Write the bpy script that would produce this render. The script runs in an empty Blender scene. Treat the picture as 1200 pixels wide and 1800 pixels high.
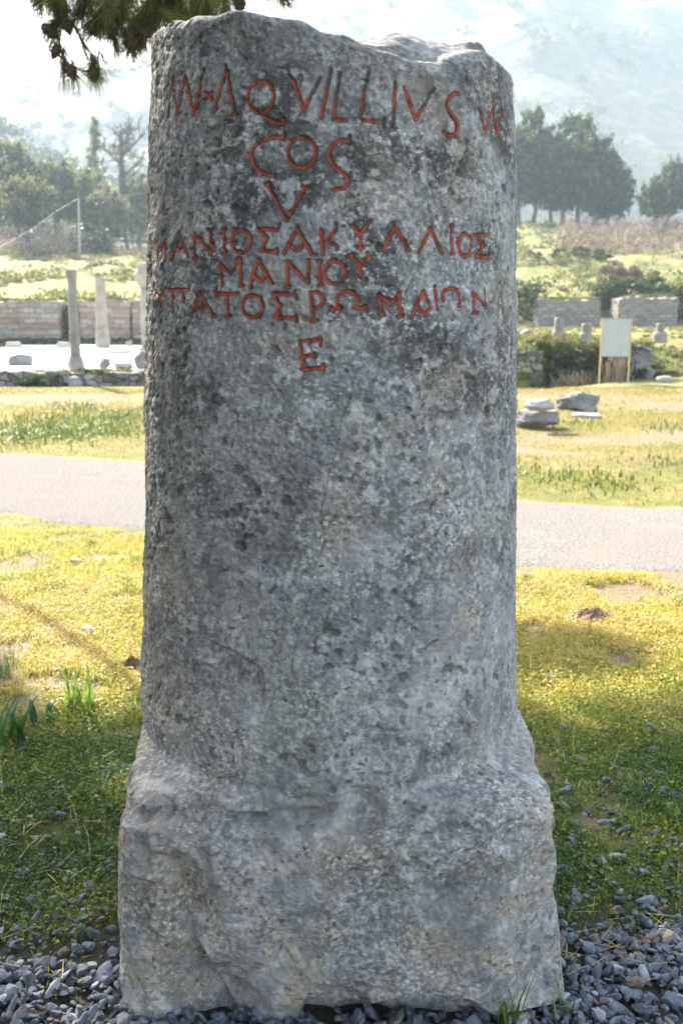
import bpy, math, random
import numpy as np
R = math.radians
rng = np.random.default_rng(7)
S = bpy.context.scene
COL = S.collection

# ------------------------------------------------------------------ camera
CAMZ, PITCH, FPX = 1.45, R(11.31), 1750.0          # focal length in pixels of a 1200 px wide frame
cam = bpy.data.objects.new('camera', bpy.data.cameras.new('camera'))
COL.objects.link(cam)
cam.location = (0, 0, CAMZ)
cam.rotation_euler = (R(90) - PITCH, 0, 0)
cam.data.sensor_fit = 'HORIZONTAL'
cam.data.sensor_width = 14.8
cam.data.lens = FPX / 1200 * 14.8
cam.data.clip_start, cam.data.clip_end = 0.05, 6000
cam.data.dof.use_dof = True
cam.data.dof.focus_distance = 1.93
cam.data.dof.aperture_fstop = 4.2
S.camera = cam
# ------------------------------------------------------------------ sky, sun, exposure
SUN_EL, SUN_AZ = R(36), R(-30)                      # azimuth from the view direction (+y), negative = left
w = bpy.data.worlds.new('World'); S.world = w; w.use_nodes = True
nt = w.node_tree
sky = nt.nodes.new('ShaderNodeTexSky'); sky.sky_type = 'NISHITA'; sky.sun_disc = False
sky.sun_elevation = SUN_EL; sky.sun_rotation = SUN_AZ
sky.air_density = 1.0; sky.dust_density = 2.0; sky.ozone_density = 1.0
hs = nt.nodes.new('ShaderNodeHueSaturation'); hs.inputs['Saturation'].default_value = 0.72
nt.links.new(sky.outputs[0], hs.inputs['Color']); nt.links.new(hs.outputs[0], nt.nodes['Background'].inputs[0])
nt.nodes['Background'].inputs[1].default_value = 0.062
sun = bpy.data.objects.new('sun', bpy.data.lights.new('sun', 'SUN')); COL.objects.link(sun)
sun.data.energy = 2.5; sun.data.angle = R(0.6); sun.data.color = (1.0, 0.93, 0.80)
sd = np.array([math.sin(SUN_AZ) * math.cos(SUN_EL), math.cos(SUN_AZ) * math.cos(SUN_EL), math.sin(SUN_EL)])
from mathutils import Vector
sun.rotation_euler = Vector(sd).to_track_quat('Z', 'Y').to_euler()
sun.location = (-20, 50, 40)
S.view_settings.view_transform = 'Standard'; S.view_settings.look = 'None'
S.view_settings.gamma = 1; S.view_settings.use_curve_mapping = False
S.view_settings.exposure = 3.42
S.render.engine = 'CYCLES'
S.cycles.use_denoising = True
S.cycles.volume_bounces = 1
HAZE_DENSITY, HAZE_G = 0.00078, 0.0

# ------------------------------------------------------------------ pixel -> point
CT, ST = math.cos(PITCH), math.sin(PITCH)
def ray(u, v):
    u, v = np.broadcast_arrays(np.asarray(u, float), np.asarray(v, float))
    a, b = (u - 600) / FPX, (900 - v) / FPX
    return np.stack([a, CT + b * ST, -ST + b * CT], -1)
def at(u, v, y):
    u, v, y = np.broadcast_arrays(u, v, y); d = ray(u, v); return np.array([0, 0, CAMZ]) + d * (y / d[..., 1])[..., None]
def ground(u, v, z=0.0):
    d = ray(u, v); return np.array([0, 0, CAMZ]) + d * ((z - CAMZ) / d[..., 2])[..., None]
def sst(a, b, x):
    t = np.clip((np.asarray(x, float) - a) / (b - a), 0, 1); return t * t * (3 - 2 * t)

# ------------------------------------------------------------------ noise
ROT = np.array([[.00, .80, .60], [-.80, .36, -.48], [-.60, -.48, .64]])
def vnoise(P, sc, seed=0):                                 # gradient noise, turned off the axes
    q = (np.asarray(P, float) * sc) @ ROT + seed * 17.31 + 1000.0
    i = np.floor(q).astype(np.int64); f = q - i; u = f * f * f * (f * (f * 6 - 15) + 10)
    def h(dx, dy, dz):
        n = ((i[..., 0] + dx) * 374761393 + (i[..., 1] + dy) * 668265263 + (i[..., 2] + dz) * 1440662683 + seed * 69069) & 0xffffffff
        n = ((n ^ (n >> 13)) * 1274126177) & 0xffffffff
        n = ((n ^ (n >> 16)) * 2246822519) & 0xffffffff
        n = n ^ (n >> 15)
        return ((n & 1023) / 511.5 - 1) * (f[..., 0] - dx) + (((n >> 10) & 1023) / 511.5 - 1) * (f[..., 1] - dy) + (((n >> 20) & 1023) / 511.5 - 1) * (f[..., 2] - dz)
    l = lambda a, b, t: a + (b - a) * t
    return 1.55 * l(l(l(h(0, 0, 0), h(1, 0, 0), u[..., 0]), l(h(0, 1, 0), h(1, 1, 0), u[..., 0]), u[..., 1]),
                    l(l(h(0, 0, 1), h(1, 0, 1), u[..., 0]), l(h(0, 1, 1), h(1, 1, 1), u[..., 0]), u[..., 1]), u[..., 2])
def fbm(P, sc, seed=0, o=4, g=0.5):
    s = 0; a = 1; t = 0
    for k in range(o):
        s = s + a * vnoise(P, sc * 2.03 ** k, seed + k); t += a; a *= g
    return s / t

# ------------------------------------------------------------------ mesh helpers
def empty(name, label=None, cat=None, loc=(0, 0, 0), group=None):
    o = bpy.data.objects.new(name, None); COL.objects.link(o); o.location = [float(c) for c in loc]
    o.empty_display_size = 0.1
    return tag(o, label, cat, group)
def tag(o, label=None, cat=None, group=None, kind=None):
    if label: o['label'] = label
    if cat: o['category'] = cat
    if group: o['group'] = group
    if kind: o['kind'] = kind
    return o
def wloc(o):
    p = np.zeros(3)
    while o: p = p + np.array(o.location); o = o.parent
    return p
def mk(name, V, F, mat, parent=None, smooth=False, fattr=None, vattr=None, loc=None):
    """V in world space; F a list of index arrays (n,3)/(n,4); one mesh object"""
    V = np.asarray(V, np.float64)
    F = [np.asarray(f, np.int64) for f in (F if isinstance(F, list) else [F]) if len(f)]
    org = wloc(parent) if parent else (np.array(loc, float) if loc is not None else np.zeros(3))
    me = bpy.data.meshes.new(name)
    me.vertices.add(len(V)); me.vertices.foreach_set('co', (V - org).astype(np.float32).ravel())
    tot = np.concatenate([np.full(len(f), f.shape[1]) for f in F]); idx = np.concatenate([f.ravel() for f in F])
    me.loops.add(len(idx)); me.loops.foreach_set('vertex_index', idx.astype(np.int32))
    me.polygons.add(len(tot))
    me.polygons.foreach_set('loop_start', np.concatenate([[0], np.cumsum(tot)[:-1]]).astype(np.int32))
    me.polygons.foreach_set('loop_total', tot.astype(np.int32))
    me.polygons.foreach_set('use_smooth', np.full(len(tot), bool(smooth)))
    for k, a in (fattr or {}).items():
        me.attributes.new(k, 'FLOAT', 'FACE').data.foreach_set('value', np.asarray(a, np.float32))
    for k, a in (vattr or {}).items():
        me.attributes.new(k, 'FLOAT', 'POINT').data.foreach_set('value', np.asarray(a, np.float32))
    me.update(); me.validate()
    me.materials.append(mat)
    o = bpy.data.objects.new(name, me); COL.objects.link(o)
    if parent: o.parent = parent
    elif loc is not None: o.location = [float(c) for c in loc]
    return o
class Acc:                                              # accumulates several shells into one mesh
    def __init__(s): s.V = []; s.F = {3: [], 4: []}; s.T = {3: [], 4: []}; s.n = 0
    def add(s, V, F, tint=0.5):
        V = np.asarray(V, float); F = np.asarray(F)
        s.V.append(V); k = F.shape[1]; s.F[k].append(F + s.n)
        s.T[k].append(np.broadcast_to(np.asarray(tint, float), (len(F),))); s.n += len(V)
    def build(s, name, mat, parent=None, smooth=False, loc=None):
        F = [np.concatenate(s.F[k]) for k in (3, 4) if s.F[k]]
        T = np.concatenate([np.concatenate(s.T[k]) for k in (3, 4) if s.F[k]])
        return mk(name, np.concatenate(s.V), F, mat, parent, smooth, {'tint': T}, loc=loc)
def grid_faces(nr, nc, wrap=False):
    r = np.arange(nr - 1)[:, None]; c = np.arange(nc if wrap else nc - 1)[None]
    a = r * nc + c; b = r * nc + (c + 1) % nc
    return np.stack([a, b, b + nc, a + nc], -1).reshape(-1, 4)
def tube(P, rad, n=8):
    P = np.asarray(P, float); rad = np.broadcast_to(np.asarray(rad, float), (len(P),))
    T = np.gradient(P, axis=0); T /= np.linalg.norm(T, axis=1)[:, None] + 1e-9
    ref = np.array([0, 0, 1.0]) if abs(T[0, 2]) < .9 else np.array([1.0, 0, 0])
    A = np.cross(T, ref); A /= np.linalg.norm(A, axis=1)[:, None] + 1e-9; B = np.cross(T, A)
    th = np.arange(n) * 2 * math.pi / n
    V = P[:, None] + rad[:, None, None] * (A[:, None] * np.cos(th)[None, :, None] + B[:, None] * np.sin(th)[None, :, None])
    return V.reshape(-1, 3), grid_faces(len(P), n, True)
def smooth_path(P, k=6):
    P = np.asarray(P, float); n = len(P)
    t = np.linspace(0, n - 1, (n - 1) * k + 1); out = []
    for x in t:
        i = min(int(x), n - 2); f = x - i
        p0, p1, p2, p3 = P[max(i-1, 0)], P[i], P[i+1], P[min(i+2, n-1)]
        out.append(.5 * (2*p1 + (p2-p0)*f + (2*p0-5*p1+4*p2-p3)*f*f + (3*p1-p0-3*p2+p3)*f**3))
    return np.array(out)
def rand_dirs(n, g=rng):
    v = g.normal(size=(n, 3)); return v / np.linalg.norm(v, axis=1)[:, None]
def cards(C, size, nrm=None, aspect=1.0, g=rng):        # small pointed leaf faces
    n = len(C); N = rand_dirs(n, g) if nrm is None else nrm
    A = np.cross(N, rand_dirs(n, g)); A /= np.linalg.norm(A, axis=1)[:, None] + 1e-9; B = np.cross(N, A)
    s = np.broadcast_to(np.asarray(size, float), (n,))[:, None]
    V = np.stack([C - A*s, C + B*s*aspect*.6, C + A*s, C - B*s*aspect*.6], 1).reshape(-1, 3)
    return V, np.arange(4 * n).reshape(-1, 4)
def cube_grid(n=10):                                    # closed cube surface subdivided, shared corners not needed
    t = np.linspace(-1, 1, n + 1); a, b = np.meshgrid(t, t, indexing='ij'); o = np.ones_like(a)
    V = []; F = []
    for k, (p, q, r) in enumerate([(a, b, o), (b, a, -o), (o, a, b), (-o, b, a), (b, o, a), (a, -o, b)]):
        V.append(np.stack([p, q, r], -1).reshape(-1, 3)); F.append(grid_faces(n + 1, n + 1) + k * (n + 1) ** 2)
    return np.concatenate(V), np.concatenate(F)
def rock_shape(size, seed, n=14, boxy=0.5, rough=.16, cuts=7):
    V, F = cube_grid(n); sph = V / np.linalg.norm(V, axis=1)[:, None]
    P = sph * (1 - boxy) + V * boxy * .8
    g = np.random.default_rng(seed)
    for _ in range(cuts):
        d = rand_dirs(1, g)[0]; lim = g.uniform(.62, .9); e = P @ d - lim
        P = P - np.where(e > 0, e, 0)[:, None] * d * .92
    P = P * (1 + rough * fbm(P, 1.7, seed, 4)[:, None])
    return P * np.asarray(size) * .5, F
def box_shape(x0, x1, y0, y1, z0, z1, step, amp, seed, sc=3.0):
    V, F = cube_grid(max(6, int(max(x1-x0, z1-z0) / step)))
    P = np.stack([x0 + (V[:, 0]+1)/2*(x1-x0), y0 + (V[:, 1]+1)/2*(y1-y0), z0 + (V[:, 2]+1)/2*(z1-z0)], -1)
    for k in range(3): P[:, k] += amp * fbm(P, sc, seed + k * 5, 3)
    return P, F
def icos(sub=1):
    import bmesh
    bm = bmesh.new(); bmesh.ops.create_icosphere(bm, subdivisions=sub, radius=1)
    V = np.array([v.co[:] for v in bm.verts]); F = np.array([[v.index for v in f.verts] for f in bm.faces]); bm.free()
    return V, F

# ------------------------------------------------------------------ material helpers
class M:
    def __init__(s, name):
        s.m = bpy.data.materials.new(name); s.m.use_nodes = True; s.t = s.m.node_tree
        s.b = s.t.nodes['Principled BSDF']; s.out = s.t.nodes['Material Output']
        s.b.inputs['Specular IOR Level'].default_value = 0.25
        s.pos = s.t.nodes.new('ShaderNodeTexCoord').outputs['Object']
    def _set(s, sock, v):
        if hasattr(v, 'is_output'): s.t.links.new(v, sock)
        elif isinstance(v, (tuple, list)) and len(v) == 3 and sock.type == 'RGBA': sock.default_value = (*v, 1)
        else: sock.default_value = v
    def vec(s, scale):
        n = s.t.nodes.new('ShaderNodeMapping'); s._set(n.inputs[0], s.pos); n.inputs['Scale'].default_value = scale; return n.outputs[0]
    def noise(s, scale, detail=4, rough=.55, vec=None, dist=0):
        n = s.t.nodes.new('ShaderNodeTexNoise'); s._set(n.inputs['Vector'], vec or s.pos)
        n.inputs['Scale'].default_value = scale; n.inputs['Detail'].default_value = detail
        n.inputs['Roughness'].default_value = rough; n.inputs['Distortion'].default_value = dist; return n.outputs[0]
    def voro(s, scale, feat='F1', vec=None, out=0):
        n = s.t.nodes.new('ShaderNodeTexVoronoi'); n.feature = feat; s._set(n.inputs['Vector'], vec or s.pos)
        n.inputs['Scale'].default_value = scale; return n.outputs[out]
    def attr(s, name):
        n = s.t.nodes.new('ShaderNodeAttribute'); n.attribute_name = name; return n.outputs['Fac']
    def step(s, v, a, b, lo=0.0, hi=1.0):
        n = s.t.nodes.new('ShaderNodeMapRange'); n.interpolation_type = 'SMOOTHSTEP'
        s._set(n.inputs[0], v); n.inputs[1].default_value = a; n.inputs[2].default_value = b
        n.inputs[3].default_value = lo; n.inputs[4].default_value = hi; return n.outputs[0]
    def math(s, op, a, b=0.0):
        n = s.t.nodes.new('ShaderNodeMath'); n.operation = op; s._set(n.inputs[0], a); s._set(n.inputs[1], b); return n.outputs[0]
    def mix(s, f, a, b, mode='MIX'):
        n = s.t.nodes.new('ShaderNodeMix'); n.data_type = 'RGBA'; n.blend_type = mode
        s._set(n.inputs[0], f); s._set(n.inputs[6], a); s._set(n.inputs[7], b); return n.outputs[2]
    def ramp(s, f, stops):
        n = s.t.nodes.new('ShaderNodeValToRGB'); s._set(n.inputs[0], f); e = n.color_ramp.elements
        while len(e) < len(stops): e.new(.5)
        for k, (p, c) in enumerate(stops): e[k].position = p; e[k].color = (*c, 1)
        return n.outputs[0]
    def sep(s, k, world=False):
        n = s.t.nodes.new('ShaderNodeSeparateXYZ'); s._set(n.inputs[0], s.pos); return n.outputs[k]
    def bump(s, h, strength=.5, dist=.01, nrm=None):
        n = s.t.nodes.new('ShaderNodeBump'); s._set(n.inputs['Height'], h)
        n.inputs['Strength'].default_value = strength; n.inputs['Distance'].default_value = dist
        if nrm: s._set(n.inputs['Normal'], nrm)
        return n.outputs[0]
    def done(s, col, rough=.9, nrm=None, transl=0.0, tcol=None):
        s._set(s.b.inputs['Base Color'], col); s._set(s.b.inputs['Roughness'], rough)
        if nrm: s._set(s.b.inputs['Normal'], nrm)
        if transl:
            t = s.t.nodes.new('ShaderNodeBsdfTranslucent'); s._set(t.inputs[0], tcol or col)
            x = s.t.nodes.new('ShaderNodeMixShader'); x.inputs[0].default_value = transl
            s.t.links.new(s.b.outputs[0], x.inputs[1]); s.t.links.new(t.outputs[0], x.inputs[2])
            s.t.links.new(x.outputs[0], s.out.inputs[0])
        return s.m
MAT = {}
def flat_mat(name, c1, c2, scale, rough=.9, bump=.3, bd=.01, transl=0):
    m = M(name); f = m.noise(scale, 6, .6)
    MAT[name] = m.done(m.ramp(f, [(.3, c1), (.7, c2)]), rough, m.bump(m.noise(scale * 4, 4), bump, bd), transl); return MAT[name]
def foliage_mat(name, dark, mid, light, transl=.35, rough=.6, scale=1.2):
    m = M(name); t = m.attr('tint'); f = m.math('ADD', m.math('MULTIPLY', t, .75), m.math('MULTIPLY', m.noise(scale, 3), .25))
    c = m.ramp(f, [(.2, dark), (.5, mid), (.85, light)])
    MAT[name] = m.done(c, rough, None, transl); return MAT[name]
# --- stone of the milestone
m = M('weathered_marble')
z = m.sep(2)
n1 = m.noise(6, 8, .68); n2 = m.noise(26, 7, .68); n3 = m.noise(85, 5, .7)
def wobble(m, amt, sc):
    nz = m.t.nodes.new('ShaderNodeTexNoise'); m._set(nz.inputs['Vector'], m.pos); nz.inputs['Scale'].default_value = sc; nz.inputs['Detail'].default_value = 4
    k = m.t.nodes.new('ShaderNodeVectorMath'); k.operation = 'SCALE'; m._set(k.inputs[0], nz.outputs['Color']); k.inputs['Scale'].default_value = amt
    a_ = m.t.nodes.new('ShaderNodeVectorMath'); a_.operation = 'ADD'; m._set(a_.inputs[0], m.pos); m._set(a_.inputs[1], k.outputs[0]); return a_.outputs[0]
wv = wobble(m, .03, 60)
base = m.ramp(n1, [(.30, (.150, .150, .148)), (.5, (.230, .227, .218)), (.70, (.32, .31, .29))])
base = m.mix(m.step(n2, .44, .66, 0, .8), base, (.36, .35, .33))
base = m.mix(m.math('MULTIPLY', m.step(m.noise(4.1, 6, .65), .50, .66), .45), base, (.29, .235, .165))      # ochre staining
low = m.step(z, .10, .55, 1, 0)
base = m.mix(m.math('MULTIPLY', low, m.step(m.noise(9, 6, .65), .46, .62, 0, .6)), base, (.31, .255, .18))
base = m.mix(m.step(m.noise(8, 6, .65, m.vec((1, 1, .4))), .53, .70, 0, .35), base, (.150, .158, .172))     # blue grey upright veins
up = m.step(z, .45, 1.75, .25, 1.0)                                                                         # black lichen, densest on the upper half
lich = m.math('MULTIPLY', m.math('MULTIPLY', m.step(n2, .50, .58, 1, 0), m.step(m.noise(6.5, 5, .6), .47, .58)), up)
base = m.mix(m.math('MULTIPLY', lich, .75), base, (.050, .050, .042))
spots = m.math('MULTIPLY', m.step(m.voro(52, vec=wv), .15, .34, 1, 0), m.step(m.noise(9, 4), .47, .60))
base = m.mix(m.math('MULTIPLY', spots, .7), base, (.055, .055, .046))
spk = m.math('MULTIPLY', m.step(m.voro(80, vec=wv), .16, .46, 1, 0), m.step(m.noise(4.5, 6, .68), .44, .60))
base = m.mix(m.math('MULTIPLY', spk, .55), base, (.52, .51, .48))
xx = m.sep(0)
wx_ = m.math('ADD', xx, m.math('MULTIPLY', m.noise(3.5, 5, .6), .5))                                          # painted shade with grime down the left side; grime under the break
grime_shade = m.math('MULTIPLY', m.step(wx_, -.16, .06, 1, 0), m.step(z, .45, .95))
grime_shade = m.math('MAXIMUM', grime_shade, m.math('MULTIPLY', m.step(m.math('ADD', z, m.math('MULTIPLY', m.noise(7, 5, .6), .5)), 1.92, 2.30), .8))
base = m.mix(m.math('MULTIPLY', grime_shade, m.step(n2, .30, .66, .72, .25)), base, (.080, .074, .062))
base = m.mix(m.math('MULTIPLY', m.step(n3, .36, .58, .65, 0), m.step(m.noise(5, 4, .6), .38, .62, .2, 1)), base, (.07, .07, .066))
base = m.mix(m.math('MULTIPLY', m.step(n3, .52, .70, 0, .45), m.step(m.noise(6.3, 4, .6), .40, .62, .1, 1)), base, (.50, .49, .47))
base = m.mix(m.math('MULTIPLY', m.attr('pit'), .45), base, (.035, .034, .03))
base = m.mix(m.math('MULTIPLY', m.attr('groove'), .7), base, (.05, .045, .04))
h = m.math('ADD', m.noise(140, 5, .65), m.math('MULTIPLY', m.voro(95), .5))
gm = m.t.nodes.new('ShaderNodeGamma'); m._set(gm.inputs[0], base); gm.inputs[1].default_value = 1.30
base = m.mix(1.0, gm.outputs[0], (1.88, 1.83, 1.76), 'MULTIPLY')
nr = m.bump(m.noise(42, 7, .68), .8, .008)
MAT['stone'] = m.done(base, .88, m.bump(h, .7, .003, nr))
m = M('red_letter_paint')
f = m.noise(110, 5, .65); f2 = m.noise(28, 4, .6)
c = m.ramp(f, [(.3, (.20, .034, .016)), (.65, (.42, .080, .036))])
c = m.mix(m.step(f2, .55, .66, 0, .8), c, (.075, .055, .045))
MAT['paint'] = m.done(c, .7, m.bump(f, .4, .0015))
# --- ground
m = M('turf_soil')
g1 = m.noise(.9, 6, .6); g2 = m.noise(6, 6, .65); g3 = m.noise(45, 5, .7)
c = m.ramp(g2, [(.3, (.07, .092, .018)), (.5, (.125, .137, .028)), (.72, (.21, .18, .055))])
c = m.mix(m.step(g1, .46, .62, 0, .8), c, (.225, .19, .065))
c = m.mix(m.step(g3, .5, .75, 0, .6), c, (.05, .06, .02))
c = m.mix(m.attr('dirt'), c, m.ramp(g3, [(.3, (.14, .095, .055)), (.7, (.25, .19, .12))]))
c = m.mix(m.attr('near_dark'), c, m.ramp(g3, [(.3, (.030, .030, .020)), (.7, (.075, .068, .045))]))
MAT['ground'] = m.done(c, .95, m.bump(m.math('ADD', m.noise(30, 6, .7), m.noise(3, 4)), .7, .05))
m = M('path_gravel')
f = m.noise(60, 5, .75); f2 = m.noise(2.2, 5, .6)
c = m.ramp(f, [(.3, (.045, .041, .038)), (.7, (.345, .318, .296))]); c = m.mix(m.step(f2, .45, .7, 0, .5), c, (.225, .198, .165))
m.b.inputs['Specular IOR Level'].default_value = 0.0
MAT['path'] = m.done(c, .95, m.bump(f, .8, .02))
m = M('pebble_stone'); t = m.attr('tint')
c = m.ramp(t, [(.0, (.024, .027, .032)), (.45, (.080, .090, .105)), (.78, (.165, .178, .20)), (.9, (.32, .32, .32)), (.95, (.12, .085, .06)), (1., (.19, .145, .10))])
c = m.mix(m.step(m.noise(90, 4), .4, .7, 0, .45), c, (.25, .25, .27))
MAT['pebble'] = m.done(c, .75, m.bump(m.noise(300, 3), .3, .001))
m = M('grass_blade'); t = m.attr('tint')
c = m.ramp(t, [(.0, (.018, .046, .008)), (.35, (.068, .140, .017)), (.55, (.24, .26, .030)), (.8, (.50, .40, .075)), (1., (.52, .40, .19))])
MAT['grass'] = m.done(c, .5, None, .45)
m = M('field_grass_blade'); t = m.attr('tint')
c = m.ramp(t, [(.0, (.018, .044, .010)), (.35, (.056, .108, .016)), (.55, (.155, .162, .022)), (.8, (.31, .235, .055)), (1., (.33, .25, .125))])
MAT['field'] = m.done(c, .5, None, .40)
m = M('broad_leaf'); t = m.attr('tint')
c = m.ramp(t, [(.0, (.022, .065, .018)), (.5, (.07, .16, .028)), (1., (.20, .30, .05))])
MAT['leaf'] = m.done(c, .35, None, .4)
flat_mat('old_marble', (.20, .19, .17), (.36, .34, .31), 3, .8, .4, .02)
flat_mat('column_marble', (.15, .137, .115), (.30, .275, .235), 2.2, .85, .5, .02)
flat_mat('rock', (.10, .098, .094), (.25, .24, .22), 3, .9, .7, .04)
flat_mat('dark_rock', (.12, .12, .12), (.30, .28, .26), 3, .9, .7, .04)
flat_mat('bark', (.05, .035, .026), (.15, .11, .085), 4, .95, .8, .03)
flat_mat('twig', (.05, .035, .02), (.13, .09, .055), 30, .9, .5, .004)
flat_mat('cone', (.035, .020, .014), (.10, .060, .035), 40, .8, .4, .003)
flat_mat('soil', (.10, .062, .038), (.24, .165, .11), 25, .95, .8, .02)
flat_mat('post_wood', (.50, .36, .17), (.62, .46, .24), 12, .7, .2, .004)
flat_mat('panel', (.38, .375, .36), (.43, .425, .41), 6, .5, .05, .002)
flat_mat('print', (.42, .43, .46), (.50, .51, .54), 9, .6, .05, .002)
flat_mat('metal_edge', (.28, .29, .34), (.36, .37, .42), 9, .5, .05, .002)
flat_mat('pole_wood', (.30, .27, .22), (.42, .39, .34), 5, .8, .2, .01)
flat_mat('wire', (.30, .30, .30), (.36, .36, .36), 5, .5, .05, .002)
foliage_mat('pine_needle', (.022, .040, .010), (.075, .095, .022), (.26, .235, .07), .6)
foliage_mat('pine_far', (.016, .040, .018), (.036, .068, .026), (.12, .145, .05), .3, .6, .5)
foliage_mat('olive_far', (.040, .065, .030), (.11, .13, .055), (.28, .27, .11), .3, .6, .5)
foliage_mat('scrub', (.020, .038, .012), (.075, .100, .024), (.20, .185, .055), .35, .7, .6)
foliage_mat('dry_brush', (.09, .062, .042), (.20, .145, .10), (.34, .27, .19), .2, .8, .6)
def wall_mat(name, bw, bh, c1, c2, mort, band):
    m = M(name)
    b = m.t.nodes.new('ShaderNodeTexBrick')
    mp = m.t.nodes.new('ShaderNodeMapping'); m._set(mp.inputs[0], m.pos); mp.inputs['Rotation'].default_value = (R(90), 0, 0)
    wob = m.t.nodes.new('ShaderNodeVectorMath'); wob.operation = 'ADD'
    ns = m.t.nodes.new('ShaderNodeTexNoise'); m._set(ns.inputs['Vector'], m.pos); ns.inputs['Scale'].default_value = 3
    sc = m.t.nodes.new('ShaderNodeVectorMath'); sc.operation = 'SCALE'; m._set(sc.inputs[0], ns.outputs['Color']); sc.inputs['Scale'].default_value = .10
    m._set(wob.inputs[0], mp.outputs[0]); m._set(wob.inputs[1], sc.outputs[0]); m._set(b.inputs['Vector'], wob.outputs[0])
    b.inputs['Scale'].default_value = 1; b.inputs['Brick Width'].default_value = bw; b.inputs['Row Height'].default_value = bh
    b.inputs['Mortar Size'].default_value = .016; b.inputs['Mortar Smooth'].default_value = .5; b.inputs['Bias'].default_value = 0
    b.inputs['Color1'].default_value = (*c1, 1); b.inputs['Color2'].default_value = (*c2, 1); b.inputs['Mortar'].default_value = (*mort, 1)
    c = m.mix(m.step(m.noise(1, 3, .5, m.vec((.3, .3, 3.2))), .46, .58, 0, .75), b.outputs['Color'], band)
    c = m.mix(m.step(m.noise(4, 6, .65), .52, .7, 0, .7), c, (.10, .09, .07))
    hgt = m.math('ADD', b.outputs['Fac'], m.math('MULTIPLY', m.noise(9, 5), -1.2))
    MAT[name] = m.done(c, .95, m.bump(hgt, .8, -.06)); return MAT[name]
wall_mat('brick_wall', .42, .20, (.38, .33, .27), (.24, .20, .155), (.20, .18, .15), (.24, .155, .11))
m = M('rubble_wall'); wv2 = wobble(m, .16, 2.5)
mp = m.t.nodes.new('ShaderNodeMapping'); m._set(mp.inputs[0], wv2); mp.inputs['Scale'].default_value = (1, 1, 1.7)
e_ = m.voro(4.2, 'DISTANCE_TO_EDGE', mp.outputs[0]); cl_ = m.voro(4.2, 'F1', mp.outputs[0], 1)
sp = m.t.nodes.new('ShaderNodeSeparateColor'); m._set(sp.inputs[0], cl_)
c = m.ramp(sp.outputs[0], [(.1, (.12, .105, .085)), (.5, (.22, .20, .17)), (.9, (.36, .335, .29))])
c = m.mix(m.step(m.noise(7, 6, .65), .5, .7, 0, .6), c, (.10, .09, .065)); c = m.mix(m.step(e_, .01, .07, .85, 0), c, (.05, .045, .035))
MAT['rubble_wall'] = m.done(c, .95, m.bump(m.math('ADD', m.step(e_, 0, .09), m.noise(14, 5)), .9, .06))
wall_mat('coursed_wall', .34, .15, (.34, .31, .27), (.20, .18, .155), (.12, .105, .085), (.24, .20, .16))
m = M('paving_marble')
v = m.voro(.75, 'DISTANCE_TO_EDGE', m.vec((1, .6, .05)))
c = m.ramp(m.noise(2, 6, .6), [(.3, (.60, .57, .52)), (.7, (.80, .77, .73))]); c = m.mix(m.step(v, .015, .05, .9, 0), c, (.20, .19, .12))
MAT['paving'] = m.done(c, .7, m.bump(m.step(v, 0, .06), .6, .03))
m = M('hillside_scrub')
a = m.noise(.03, 8, .65); b = m.noise(.17, 6, .65)
c = m.ramp(a, [(.35, (.055, .075, .04)), (.5, (.12, .12, .075)), (.65, (.17, .16, .115))]); c = m.mix(m.step(b, .45, .6, .5, 0), c, (.035, .055, .03))
MAT['hill'] = m.done(c, .95, m.bump(b, .8, 4))

# ------------------------------------------------------------------ terrain
def prof(tab, y):
    tab = np.array(tab); return np.interp(y, tab[:, 0], tab[:, 1])
RIGHT = [(-20, 0), (26, .0), (27, .8), (45, .85), (46.2, 1.0), (48, 2.1), (60, 3.8), (78, 6.7), (92, 9.0), (130, 11.5), (220, 15), (420, 18)]
LEFT = [(-20, 0), (20.5, 0), (37, .1), (37.6, .42), (39.3, .5), (39.6, 1.75), (55, 3.2), (80, 5.7), (95, 7.2), (140, 10), (220, 14), (420, 18)]
def ditch_edge(x): return 19.3 + 1.15 * np.clip(x - 4.0, 0, 3.0)
def terrain(x, y):
    x = np.asarray(x, float); y = np.asarray(y, float)
    P = np.stack([x, y, np.zeros_like(x)], -1)
    e = ditch_edge(x)
    dd = 1 - sst(5.9, 7.4, x)                                             # the ditch ends at a grassy slope on the right
    cut = -.55 * sst(e, e + .7, y) * dd
    rise = sst(e + 2.1 - .4*dd, e + 3.0 + 3.5 * (1 - dd), y + .25 * vnoise(P, 1.1, 71))
    zr = np.where(y < 35, cut * (1 - rise) + .8 * rise, prof(RIGHT, y))
    zl = prof(LEFT, y)
    s = sst(-2.5, 1.0, x * np.clip(30 / np.maximum(y, 5), .15, 1.3))
    z = zl * (1 - s) + zr * s
    z = z + .014 * vnoise(P, 2.2, 3) * (1 - sst(5, 6, y)) + .03 * vnoise(P, .45, 4) * sst(2.5, 5, y) * (1 - .8 * np.exp(-((y - 8) / 2.6) ** 2))
    z = z + (.05 * vnoise(P, .9, 5)) * sst(11, 14, y) * (1 - sst(17, 19, y) * (1 - sst(40, 44, y)))
    far = sst(40, 52, y)
    return z + far * (.55 * fbm(P, .16, 6, 3) + .22 * vnoise(P, .8, 8))
ys = np.concatenate([np.linspace(-12, .9, 30), np.geomspace(1.0, 440, 640)])
ts = np.linspace(-1, 1, 460); ts = .62 * ts + .38 * ts ** 3
X = ts[None] * (np.maximum(np.abs(ys), 2.5)[:, None] * 1.05 + 5); Y = np.broadcast_to(ys[:, None], X.shape)
Z = terrain(X, Y)
P2 = np.stack([X, Y, 0 * X], -1)
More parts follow.
